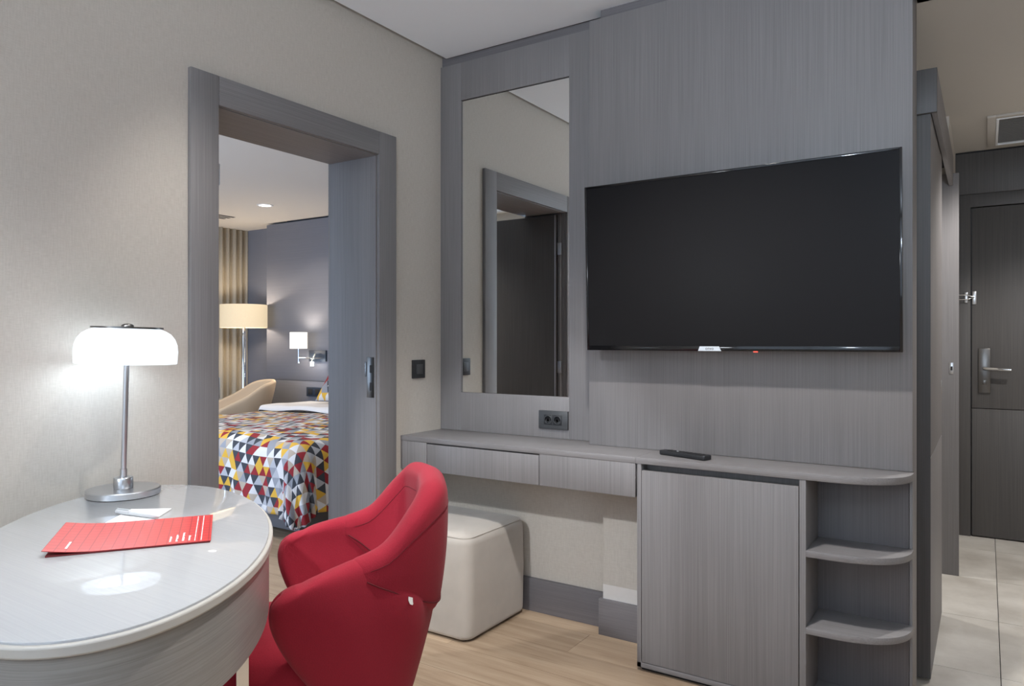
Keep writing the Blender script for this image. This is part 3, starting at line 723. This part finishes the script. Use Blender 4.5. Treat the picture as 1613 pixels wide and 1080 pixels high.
# stationery -----------------------------------------------------------------------
def flat_quad(name, pts, z, th, mat, label, cat, uvsize=None):
    c = Vector((sum(p[0] for p in pts) / 4, sum(p[1] for p in pts) / 4, z))
    bm = bmesh.new(); uvl = bm.loops.layers.uv.new('uv')
    lo_ = [bm.verts.new((p[0] - c.x, p[1] - c.y, 0)) for p in pts]; hi = [bm.verts.new((p[0] - c.x, p[1] - c.y, th)) for p in pts]
    f = bm.faces.new(hi); bm.faces.new(list(reversed(lo_)))
    for i in range(4): bm.faces.new((lo_[i], lo_[(i + 1) % 4], hi[(i + 1) % 4], hi[i]))
    bmesh.ops.recalc_face_normals(bm, faces=bm.faces)
    if uvsize:
        uvs = [(0, 0), (0, uvsize[1]), (uvsize[0], uvsize[1]), (uvsize[0], 0)]
        for ff in bm.faces:
            for l in ff.loops:
                i = (lo_.index(l.vert) if l.vert in lo_ else hi.index(l.vert)); l[uvl].uv = uvs[i]
    o = obj(name, bm, mat); o.location = c; tag(o, label, cat); return o
flat_quad('notepad', [(0.435, -1.828), (0.348, -1.716), (0.428, -1.654), (0.507, -1.752)], TZ + .0003, 0.003, 'paper_white', 'small white notepad under the pen beside the lamp', 'notepad')
br = thing('brochure', 'red printed folded brochure lying on the oval table', 'brochure', (0.595, -1.843, TZ + .0003))
pts = [(0.607, -2.047), (0.400, -1.901), (0.584, -1.640), (0.791, -1.788)]
def bpt(u, v, z=0):   # u along the long side, v across
    P0, P1, P2, P3 = [Vector((p[0] - .595, p[1] + 1.843, 0)) for p in pts]
    p = (P0 * (1 - v) + P1 * v) * (1 - u) + (P3 * (1 - v) + P2 * v) * u; p.z = z; return p
def bz(u):  # the free left end curls up a little, the fold lies flat
    return 0.0032 + 0.010 * max(0, (0.35 - u) / 0.35) ** 2 
bm = bmesh.new(); uvl = bm.loops.layers.uv.new('uv'); nu = 16
top = [[bm.verts.new(bpt(i / nu, j, bz(i / nu) + .0012)) for j in (0, 1)] for i in range(nu + 1)]
bot = [[bm.verts.new(bpt(i / nu, j, bz(i / nu))) for j in (0, 1)] for i in range(nu + 1)]
for i in range(nu):
    bm.faces.new((top[i][0], top[i + 1][0], top[i + 1][1], top[i][1])); bm.faces.new((bot[i][1], bot[i + 1][1], bot[i + 1][0], bot[i][0]))
    for j in (0, 1): bm.faces.new((top[i][j], bot[i][j], bot[i + 1][j], top[i + 1][j]))
for i in (0, nu): bm.faces.new((top[i][0], top[i][1], bot[i][1], bot[i][0]))
for f in bm.faces:
    for l in f.loops:
        for i in range(nu + 1):
            for j in (0, 1):
                if l.vert in (top[i][j], bot[i][j]): l[uvl].uv = (i / nu * 0.32, j * 0.25)
bmesh.ops.recalc_face_normals(bm, faces=bm.faces)
obj('cover_sheet', bm, 'brochure', br)
bm = bmesh.new()
lo_ = [bm.verts.new(bpt(u, v, 0.0)) for u, v in ((.02, .004), (.02, .996), (.995, .996), (.995, .004))]; hi = [bm.verts.new(bpt(u, v, 0.0030)) for u, v in ((.02, .004), (.02, .996), (.995, .996), (.995, .004))]
bm.faces.new(hi); bm.faces.new(list(reversed(lo_)))
for i in range(4): bm.faces.new((lo_[i], lo_[(i + 1) % 4], hi[(i + 1) % 4], hi[i]))
bmesh.ops.recalc_face_normals(bm, faces=bm.faces); obj('inner_sheets', bm, simple('dark_red_card', (0.16, 0.012, 0.014), 0.6), br)
def strip(name, u0, u1, v0, v1):
    bm = bmesh.new(); q = [bm.verts.new(bpt(u, v, bz(u) + .00135)) for u, v in ((u0, v0), (u1, v0), (u1, v1), (u0, v1))]
    bm.faces.new(q); obj(name, bm, 'paper_white', br)
random.seed(3)
for u0 in (0.895, 0.935): strip('printed_rule', u0, u0 + .0045, 0.04, 0.97)
for u0, L in ((0.735, .26), (0.775, .30), (0.815, .36), (0.855, .24)):
    v = 0.07
    while v < L:
        w = random.uniform(.010, .022); strip('printed_mark', u0, u0 + random.choice((.010, .014)), v, min(v + w, L)); v += w + .007
v = 0.10
while v < 0.30: strip('printed_mark', 0.115, 0.129, v, v + .020); v += .028

pn = thing('ballpoint_pen', 'white plastic ballpoint pen resting on the notepad', 'pen', (0.44, -1.752, TZ + .0033))
pa, pb = Vector((0.369, -1.765, 0)), Vector((0.514, -1.741, 0)); dv = (pb - pa).normalized()
pn.rotation_euler = (0, 0, math.atan2(dv.y, dv.x))
def xlathe(prof, seg=20, zc=0.0062):
    bm = bmesh.new(); add_lathe(bm, [(r, x) for x, r in prof], seg=seg)
    bmesh.ops.rotate(bm, verts=bm.verts, matrix=Matrix.Rotation(PI / 2, 3, 'Y')); bmesh.ops.translate(bm, verts=bm.verts, vec=(0, 0, zc)); return bm
obj('pen_barrel', xlathe([(-0.040, 0.0), (-0.040, 0.0050), (0.060, 0.0048), (0.070, 0.0028), (0.0735, 0.001), (0.0735, 0)]), 'pen', pn, 50)
obj('pen_cap', xlathe([(-0.074, 0.0), (-0.073, 0.0055), (-0.026, 0.0060), (-0.026, 0.0)]), 'pen', pn, 50)
bm = bmesh.new(); add_box(bm, -0.072, -0.030, -0.0018, 0.0018, 0.0125, 0.0145, 0.0005); obj('pen_clip', bm, 'pen', pn)

# red armchair --------------------------------------------------------------------
def catmull(ks, vs_, k):
    if k <= ks[0]: i = 0
    elif k >= ks[-1]: i = len(ks) - 2
    else:
        i = max(j for j in range(len(ks) - 1) if ks[j] <= k)
    def slope(j):
        if j == 0: return (vs_[1] - vs_[0]) / (ks[1] - ks[0])
        if j == len(ks) - 1: return (vs_[-1] - vs_[-2]) / (ks[-1] - ks[-2])
        a = (vs_[j] - vs_[j - 1]) / (ks[j] - ks[j - 1]); b = (vs_[j + 1] - vs_[j]) / (ks[j + 1] - ks[j])
        return 0 if a * b <= 0 else 2 * a * b / (a + b)
    h = ks[i + 1] - ks[i]; t = (k - ks[i]) / h
    m0, m1 = slope(i) * h, slope(i + 1) * h
    return (2 * t ** 3 - 3 * t * t + 1) * vs_[i] + (t ** 3 - 2 * t * t + t) * m0 + (-2 * t ** 3 + 3 * t * t) * vs_[i + 1] + (t ** 3 - t * t) * m1
def shell(ks, B, Mi, T, TH_, vm=0.62, nk=22, nv=10, out=None):
    """U shaped padded shell. B, Mi, T: lists of (s, lat, z) per k; k=0 arm tip .. 1 back centre"""
    k0, k1 = ks[0], ks[-1]
    stations = []
    for i in range(-nk, nk + 1):
        a = 1 - abs(i) / nk; k = k0 + (k1 - k0) * a
        sg = 1 if i >= 0 else -1
        stations.append((k, sg))
    # runs from near tip (i=-nk .. sign -) to far tip
    def center(k, sg, v):
        out = []
        for c in range(3):
            vals = []
            for tab in (B, Mi, T):
                vals.append(catmull(ks, [p[c] for p in tab], k))
            b, m, t = vals
            # quadratic through v=0, vm, 1
            L0 = (v - vm) * (v - 1) / ((0 - vm) * (0 - 1)); L1 = v * (v - 1) / (vm * (vm - 1)); L2 = v * (v - vm) / (1 * (1 - vm))
            out.append(b * L0 + m * L1 + t * L2)
        return Vector((out[0], out[1] * sg, out[2]))
    n = len(stations); vsn = [i / nv for i in range(nv + 1)]
    C = [[center(k, sg, v) for v in vsn] for k, sg in stations]
    bm = bmesh.new(); rings = []
    def mk(i, scale, push):
        k = stations[i][0]; th = TH_(k) * 0.5 * scale
        row = []; nor = []
        for j in range(nv + 1):
            a = C[max(i - 1, 0)][j]; b = C[min(i + 1, n - 1)][j]
            tg = b - a; tg.z *= 0.0
            if tg.length < 1e-6: tg = Vector((0, 1, 0))
            tg.normalize(); nn = Vector((tg.y, -tg.x, 0))   # outward
            nor.append((nn, tg)); 
        outer = []; inner = []
        for j in range(nv + 1):
            nn, tg = nor[j]; p = C[i][j] + tg * push
            outer.append(p + nn * th); inner.append(p - nn * th)
        pts = list(outer)
        if out is not None and scale == 1.0: out.append((list(outer), list(inner)))
        nn, tg = nor[nv]; up = (C[i][nv] - C[i][nv - 1]).normalized(); p = C[i][nv] + tg * push
        for a in range(1, 6):
            t = a / 6 * PI; pts.append(p + nn * th * math.cos(t) + up * th * math.sin(t))
        pts += list(reversed(inner))
        nn, tg = nor[0]; dn = (C[i][0] - C[i][1]).normalized(); p = C[i][0] + tg * push
        for a in range(1, 6):
            t = PI + a / 6 * PI; pts.append(p + nn * th * math.cos(t) - dn * th * math.sin(t))
        rings.append([bm.verts.new(q) for q in pts])
    thk = TH_(k0) * .5
    for a in (4, 3, 2, 1): mk(0, max(math.cos(a / 4 * PI / 2), 0.06), -thk * math.sin(a / 4 * PI / 2))
    for i in range(n): mk(i, 1.0, 0.0)
    for a in (1, 2, 3, 4): mk(n - 1, max(math.cos(a / 4 * PI / 2), 0.06), thk * math.sin(a / 4 * PI / 2))
    for a, b in zip(rings[:-1], rings[1:]):
        m = len(a)
        for q in range(m): bm.faces.new((a[q], a[(q + 1) % m], b[(q + 1) % m], b[q]))
    bm.faces.new(rings[0]); bm.faces.new(list(reversed(rings[-1])))
    bmesh.ops.recalc_face_normals(bm, faces=bm.faces)
    return bm, C, stations
CO = Vector((0.625, -1.436, 0))
ac = thing('red_armchair', 'red wool swivel armchair with sloping arms at the oval table', 'armchair', CO)
# local x = backwards (s), local y = lateral; world back = (.66,.75)
ac.rotation_euler = (0, 0, math.atan2(0.75, 0.66))
KS = [0, .12, .35, .58, .78, 1.0]
Bt = [(.115, .185, .300), (.125, .187, .292), (.180, .183, .282), (.250, .155, .275), (.290, .100, .270), (.305, 0, .268)]
Md = [(-.010, .260, .545), (.014, .259, .550), (.095, .252, .550), (.190, .224, .54), (.306, .172, .47), (.362, 0, .43)]
Tp = [(.014, .261, .600), (.044, .261, .613), (.108, .250, .623), (.190, .226, .634), (.304, .182, .545), (.372, 0, .50)]
bm, Cs, Ss = shell(KS, Bt, Md, Tp, lambda k: 0.066, vm=.66)
o = obj('arm_shell', bm, 'red', ac, 180); sm = o.modifiers.new('subdivision', 'SUBSURF'); sm.levels = 1; sm.render_levels = 1
KB = [.55, .64, .75, .87, 1.0]
Bb = [(.178, .229, .612), (.225, .213, .583), (.290, .175, .540), (.350, .110, .500), (.374, 0, .485)]
Mb = [(.178, .229, .625), (.228, .218, .622), (.308, .190, .645), (.368, .130, .660), (.390, 0, .665)]
Tb = [(.178, .229, .635), (.230, .220, .655), (.308, .202, .735), (.366, .152, .793), (.388, 0, .803)]
OUT = []
bm, _, _ = shell(KB, Bb, Mb, Tb, lambda k: 0.069 + 0.012 * min(1, max(0, (k - .55) / .2)), vm=.55, nk=18, out=OUT)
o = obj('backrest', bm, 'red', ac, 180); sm = o.modifiers.new('subdivision', 'SUBSURF'); sm.levels = 1; sm.render_levels = 1
# stitched seams of the backrest and the small woven tag
def seam(name, pts, r=0.0022):
    bm = bmesh.new(); add_tube(bm, pts, r, 6); return obj(name, bm, 'red_dark', ac, 60)
for sg in (0, 1):
    seam('seam', [row[sg][0] for row in OUT])
    half = len(OUT) // 2
    seam('stitching', [row[sg][9] for row in OUT[1:-1]], 0.0009)
bp_ = OUT[7][0][0]; bn_ = (OUT[9][0][0] - OUT[9][1][0]).normalized(); bt_ = (OUT[10][0][0] - OUT[8][0][0]).normalized()
bp_ = OUT[7][0][0]
bm = bmesh.new(); vv = []
for a_, z_ in ((-.010, 0.002), (.012, 0.002), (.012, -.006), (.006, -.017), (-.004, -.016), (-.010, -.008)):
    vv.append(bp_ + bt_ * a_ + Vector((0, 0, z_)))
q0 = [bm.verts.new(p + bn_ * .004) for p in vv]; q1 = [bm.verts.new(p + bn_ * .0055) for p in vv]
bm.faces.new(q0); bm.faces.new(list(reversed(q1)))
for k in range(6): bm.faces.new((q0[k], q0[(k + 1) % 6], q1[(k + 1) % 6], q1[k]))
bmesh.ops.recalc_face_normals(bm, faces=bm.faces)
tg_ = obj('fabric_tag', bm, 'paper_white', ac); tg_['label'] = 'small white woven tag'
# seat cushion
bm = bmesh.new(); rings = []
def sup(a, b, e, n=48):
    out = []
    for k in range(n):
        t = 2 * PI * k / n; c, s = math.cos(t), math.sin(t)
        out.append((a * math.copysign(abs(c) ** e, c), b * math.copysign(abs(s) ** e, s)))
    return out
for ins, z in ((0.03, .285), (0.008, .295), (0.0, .315), (0.0, .405), (0.010, .427), (0.035, .440), (0.10, .447)):
    rings.append([bm.verts.new((0.045 + x, y, z)) for x, y in sup(.285 - ins, .205 - ins, .5)])
for a, b in zip(rings[:-1], rings[1:]):
    for q in range(len(a)): bm.faces.new((a[q], a[(q + 1) % len(a)], b[(q + 1) % len(a)], b[q]))
bm.faces.new(list(reversed(rings[0]))); bm.faces.new(rings[-1]); bmesh.ops.recalc_face_normals(bm, faces=bm.faces)
obj('seat_cushion', bm, 'red', ac, 180)
bm = bmesh.new(); rings = []
for f_, z in ((1.0, .290), (.97, .270), (.85, .250), (.5, .240)):
    rings.append([bm.verts.new((0.155 + x * f_, y * f_, z)) for x, y in sup(.185, .17, .7)])
for a, b in zip(rings[:-1], rings[1:]):
    for q in range(len(a)): bm.faces.new((a[q], a[(q + 1) % len(a)], b[(q + 1) % len(a)], b[q]))
bm.faces.new(rings[0]); bm.faces.new(list(reversed(rings[-1]))); bmesh.ops.recalc_face_normals(bm, faces=bm.faces)
obj('seat_pan', bm, 'red', ac, 180)
bm = bmesh.new(); add_lathe(bm, [(0, .03), (.028, .03), (.028, .245), (0, .245)], cx=.15, seg=24); obj('swivel_column', bm, 'chrome', ac, 40)
for k in range(4):
    a = PI / 4 + k * PI / 2
    bm = bmesh.new(); add_tube(bm, [(.15, 0, .045), (.15 + .15 * math.cos(a), .15 * math.sin(a), .035), (.15 + .29 * math.cos(a), .29 * math.sin(a), .016)], .014, 10); obj('foot', bm, 'chrome', ac, 60)

# ================================================================== THINGS: bedroom
bed = thing('bed', 'large made bed with grey base and white sheets', 'bed', (-2.2, 1.2, 0))
BX0, BX1, BY0, BY1 = -3.15, -1.27, 0.225, 2.18
box('bed_base', 'bedbase', BX0 + .03, BX1 - .03, BY0 + .03, BY1, 0.03, 0.30, 0.01, bed)
box('mattress', 'linen', BX0, BX1, BY0, BY1, 0.30, 0.555, 0.09, bed)
for x in (BX0 + .1, BX1 - .1):
    for y in (BY0 + .1, BY1 - .1): box('leg', 'gap', x - .025, x + .025, y - .025, y + .025, 0, 0.03, 0, bed)
def drape(xa, xb, ya, yb, ztop, dx0, dx1, dy0, nx, ny, rnd=0.045, wav=0.014, zl=0.0, thick=0.0, dome=0.012):
    """cloth over a box xa..xb, ya..yb; hanging dx0 (left), dx1 (right), dy0 (foot)"""
    bm = bmesh.new(); uvl = bm.loops.layers.uv.new('uv'); grid = []; uvd = {}
    for j in range(ny + 1):
        q = (ya - dy0) + (yb - ya + dy0) * j / ny; rowv = []
        for i in range(nx + 1):
            p = (xa - dx0) + (xb + dx1 - xa + dx0) * i / nx
            ex = (p - xb) if p > xb else (p - xa if p < xa else 0.0); ey = (q - ya) if q < ya else 0.0
            r = math.hypot(ex, ey)
            cx = min(max(p, xa), xb); cy = max(q, ya)
            u_ = (cx - xa) / (xb - xa); dm = dome * math.sin(PI * max(0, min(1, u_)))
            if r < 1e-9: pos = Vector((cx, cy, ztop + dm + 0.004 * math.sin(7 * p + 3 * q)))
            else:
                dx_, dy_ = ex / r, ey / r
                lim = max(dx1 if ex > 0 else dx0 if ex < 0 else 0, dy0 if ey < 0 else 0)
                rr = min(r, lim * (1.0 + 0.10 * (abs(dx_ * dy_) * 2)))
                th = min(rr / rnd, PI / 2)
                out = rnd * math.sin(th); dn = rnd * (1 - math.cos(th)) + max(0, rr - rnd * PI / 2)
                w = 0.5 - 0.5 * math.cos(min(1, dn / 0.45) * PI)
                per = (p * 1.0 if ey < 0 and ex == 0 else q) 
                ang = math.atan2(ey, ex)
                ph = 17 * per + 4.0 * ang * 2.2
                out += w * (0.028 + wav * math.sin(ph) + wav * .6 * math.sin(2.3 * ph + 1)) + 0.05 * w * abs(dx_ * dy_) * 2
                pos = Vector((cx + dx_ * out, cy + dy_ * out, ztop + dm - dn + 0.008 * math.sin(9 * per)))
            v = bm.verts.new(pos); uvd[v] = (p, q); rowv.append(v)
        grid.append(rowv)
    for j in range(ny):
        for i in range(nx):
            f = bm.faces.new((grid[j][i], grid[j][i + 1], grid[j + 1][i + 1], grid[j + 1][i]))
            for l in f.loops: l[uvl].uv = uvd[l.vert]
    bmesh.ops.recalc_face_normals(bm, faces=bm.faces)
    return bm
bm = drape(BX0 - .012, BX1 + .012, 1.44, BY1 - .22, 0.632, .30, .30, .055, 60, 40, rnd=.035, wav=0.004, dome=0.02)
dv_ = obj('duvet', bm, 'linen'); tag(dv_, 'white duvet turned back above the patterned bedspread', 'duvet')
bm = drape(BX0 + .05, BX1 - .05, BY0 + .05, 1.40, 0.580, .48, .49, .49, 150, 110, rnd=.12, dome=0.02)
th_ = obj('bed_throw', bm, 'triangles', None, 180); tag(th_, 'bedspread printed with red, yellow, grey and white triangles', 'bedspread')
so = th_.modifiers.new('solidify', 'SOLIDIFY'); so.thickness = 0.006; so.offset = 1.0
def pillow(name, mat, loc, sx, sy, sz, rot, label):
    bm = bmesh.new(); uvl = bm.loops.layers.uv.new('uv'); n = 16; up = []; lo2 = []
    for side, store in ((1, up), (-1, lo2)):
        for j in range(n + 1):
            r_ = []
            for i in range(n + 1):
                u, v = i / n * 2 - 1, j / n * 2 - 1
                h = ((1 - u ** 4) * (1 - v ** 4)) ** 0.5
                pin = 1 - 0.07 * (1 - abs(v)) * 1.0 if False else 1
                r_.append(bm.verts.new((u * sx * (1 - .06 * (1 - v * v)), v * sy * (1 - .06 * (1 - u * u)), side * sz * h)))
            store.append(r_)
    for store, fl_ in ((up, False), (lo2, True)):
        for j in range(n):
            for i in range(n):
                q = (store[j][i], store[j][i + 1], store[j + 1][i + 1], store[j + 1][i])
                f = bm.faces.new(tuple(reversed(q)) if fl_ else q)
                for l in f.loops: l[uvl].uv = (l.vert.co.x * .9, l.vert.co.y * .9)
    bmesh.ops.remove_doubles(bm, verts=bm.verts, dist=0.0005)
    o = obj(name, bm, mat, None, 180); o.location = loc; o.rotation_euler = rot; return tag(o, label, 'pillow')
pillow('patterned_pillow', 'triangles', (-2.62, 1.88, 0.815), .22, .19, .055, (math.radians(52), 0, math.radians(6)), 'triangle-print cushion corner peeking past the door jamb at the bed head')
pillow('white_pillow', 'linen', (-2.45, 2.085, 0.865), .34, .22, .045, (math.radians(78), 0, 0), 'white pillow leaning on the headboard behind the printed cushion')

# floor lamp
flp = thing('floor_lamp', 'floor lamp with wide beige linen drum shade by the curtain', 'lamp', (-4.11, 1.95, 0))
bm = bmesh.new(); add_lathe(bm, [(0, 0), (.15, 0), (.15, .015), (.145, .02), (0, .02)], seg=36); obj('lamp_base', bm, 'steel', flp, 40)
bm = bmesh.new(); add_lathe(bm, [(0, .02), (.026, .02), (.026, 1.24), (.020, 1.26), (.020, 1.30), (0, 1.30)], seg=20); obj('lamp_pole', bm, 'chrome', flp, 40)
bm = bmesh.new(); add_lathe(bm, [(.2275, 1.335), (.2290, 1.335), (.2290, 1.568), (.2275, 1.568)], seg=56, close=True); obj('lamp_shade', bm, 'linen_shade', flp, 40)
bm = bmesh.new(); add_lathe(bm, [(0, 1.30), (.016, 1.30), (.016, 1.38), (0, 1.38)], seg=16); obj('bulb_holder', bm, 'steel', flp, 40)
point('bulb_floor_lamp', (-4.11, 1.95, 1.46), 9.0, WARM, 0.04)
# wall lamp
wl = thing('wall_lamp', 'swing-arm wall lamp with small white shade above the bedside', 'lamp', (-3.40, 2.19, 1.05))
SXc, SYc = -3.37, 2.02
bm = bmesh.new(); add_box(bm, -3.40, -3.16, 2.172, 2.1897, 1.00, 1.11, 0.003); obj('back_plate', rel(bm, wl), 'dark_socket', wl, 40)
bm = bmesh.new(); add_tube(bm, [(-3.19, 2.172, 1.035), (-3.20, 2.10, 1.035), (-3.37, 2.02, 1.035)], .007, 10); obj('swing_arm', rel(bm, wl), 'chrome', wl, 60)
bm = bmesh.new(); add_tube(bm, [(SXc, SYc, .985), (SXc, SYc, 1.16)], .007, 10); obj('lamp_stem', rel(bm, wl), 'chrome', wl, 60)
bm = bmesh.new(); add_lathe(bm, [(.080, 1.128), (.0815, 1.128), (.0815, 1.285), (.080, 1.285)], cx=SXc, cy=SYc, seg=40, close=True); obj('lamp_shade', rel(bm, wl), 'glow_small', wl, 40)
point('bulb_wall_lamp', (SXc, SYc, 1.21), 5.0, WARM, 0.025)
rl = thing('reading_light', 'tiny lit led reading light beside the wall lamp', 'lamp', (-3.24, 2.19, 1.0))
bm = bmesh.new(); add_tube(bm, [(-3.235, 2.172, 1.075), (-3.235, 2.11, 1.075), (-3.245, 2.08, 1.00)], .012, 10); obj('reading_arm', rel(bm, rl), 'chrome', rl, 60)
bm = bmesh.new(); add_lathe(bm, [(0, .96), (.016, .962), (.018, .975), (.016, .998), (0, 1.0)], cx=-3.246, cy=2.078, seg=16); obj('reading_head', rel(bm, rl), 'reading', rl, 60)
bs = thing('bedside_socket', 'dark navy power socket on the headboard panel', 'socket', (-3.33, 2.19, 0.70))
box('socket_frame', 'dark_socket', -3.44, -3.22, 2.176, 2.1897, 0.655, 0.745, 0.003, bs)
for x in (-3.38, -3.28): box('socket_insert', 'gap', x - .03, x + .03, 2.1735, 2.1762, 0.672, 0.728, 0.001, bs)
# bedroom armchair
bc = thing('cream_armchair', 'cream upholstered tub armchair between bed and curtain', 'armchair', (-3.83, 1.50, 0))
bc.rotation_euler = (0, 0, math.radians(62))
KS2 = [0, .15, .4, .65, .85, 1.0]
Bt2 = [(-.02, .24, .38), (.02, .24, .38), (.14, .23, .38), (.28, .18, .38), (.34, .09, .38), (.36, 0, .38)]
Md2 = [(-.06, .30, .52), (-.02, .30, .53), (.14, .295, .57), (.32, .25, .63), (.41, .13, .64), (.43, 0, .64)]
Tp2 = [(-.05, .31, .57), (-.01, .31, .59), (.15, .305, .66), (.34, .27, .775), (.44, .15, .80), (.465, 0, .805)]
bm, _, _ = shell(KS2, Bt2, Md2, Tp2, lambda k: .05, vm=.6)
obj('tub_shell', bm, 'cream', bc, 180)
bm = bmesh.new(); rings = []
for ins, z in ((0.03, .33), (0.0, .35), (0.0, .43), (0.012, .455), (.05, .468)):
    rings.append([bm.verts.new((0.12 + x, y, z)) for x, y in sup(.27 - ins, .25 - ins, .6)])
for a, b in zip(rings[:-1], rings[1:]):
    for q in range(len(a)): bm.faces.new((a[q], a[(q + 1) % len(a)], b[(q + 1) % len(a)], b[q]))
bm.faces.new(list(reversed(rings[0]))); bm.faces.new(rings[-1]); bmesh.ops.recalc_face_normals(bm, faces=bm.faces)
obj('seat_cushion', bm, 'cream', bc, 180)
for x, y in ((-.08, .2), (-.08, -.2), (.3, .17), (.3, -.17)):
    bm = bmesh.new(); add_tube(bm, [(x, y, .34), (x * 1.08, y * 1.1, 0)], .014, 10); obj('leg', bm, 'wood_dark', bc, 60)
# curtain
bm = bmesh.new(); ncu = 260
Yc0, Yc1 = -1.2, 2.395
rows = []
for z in (0.02, 0.6, 1.2, 1.8, BC - 0.002):
    r_ = []
    for i in range(ncu + 1):
        y = Yc0 + (Yc1 - Yc0) * i / ncu
        w = math.sin(y * 2 * PI / 0.085 + 0.9 * math.sin(y * 5.3)); x = -4.66 + 0.026 * w + 0.010 * math.sin(y * 31 + z * .6) * (1.2 - z / 3)
        r_.append(bm.verts.new((x, y, z)))
    rows.append(r_)
for a, b in zip(rows[:-1], rows[1:]):
    for i in range(ncu): bm.faces.new((a[i], a[i + 1], b[i + 1], b[i]))
bmesh.ops.recalc_face_normals(bm, faces=bm.faces)
cu = obj('curtain', bm, 'curtain', None, 180); tag(cu, 'long pleated sand-coloured curtain in the bedroom corner', 'curtain')
so = cu.modifiers.new('solidify', 'SOLIDIFY'); so.thickness = 0.003
# bedroom downlight and diffuser
dl = thing('ceiling_downlight', 'small round lit downlight in the bedroom ceiling', 'light', (-3.22, 1.51, BC))
bm = bmesh.new(); add_lathe(bm, [(.052, -.004), (.070, -.004), (.072, -.0003), (.052, -.0003)], seg=36, close=True); obj('trim_ring', bm, 'white', dl, 40)
bm = bmesh.new(); add_lathe(bm, [(0, -.0015), (.052, -.0015), (.052, -.0005), (0, -.0005)], seg=36); obj('light_disc', bm, 'disc', dl)
df = thing('air_diffuser', 'slim black slotted air diffuser in the bedroom ceiling', 'vent', (-4.05, 1.60, BC))
for i in range(3): box('vent_slot', 'gap', -4.17 + i * 0.075, -4.135 + i * 0.075, 0.9, 1.76, BC - 0.003, BC - 0.0003, 0, df)
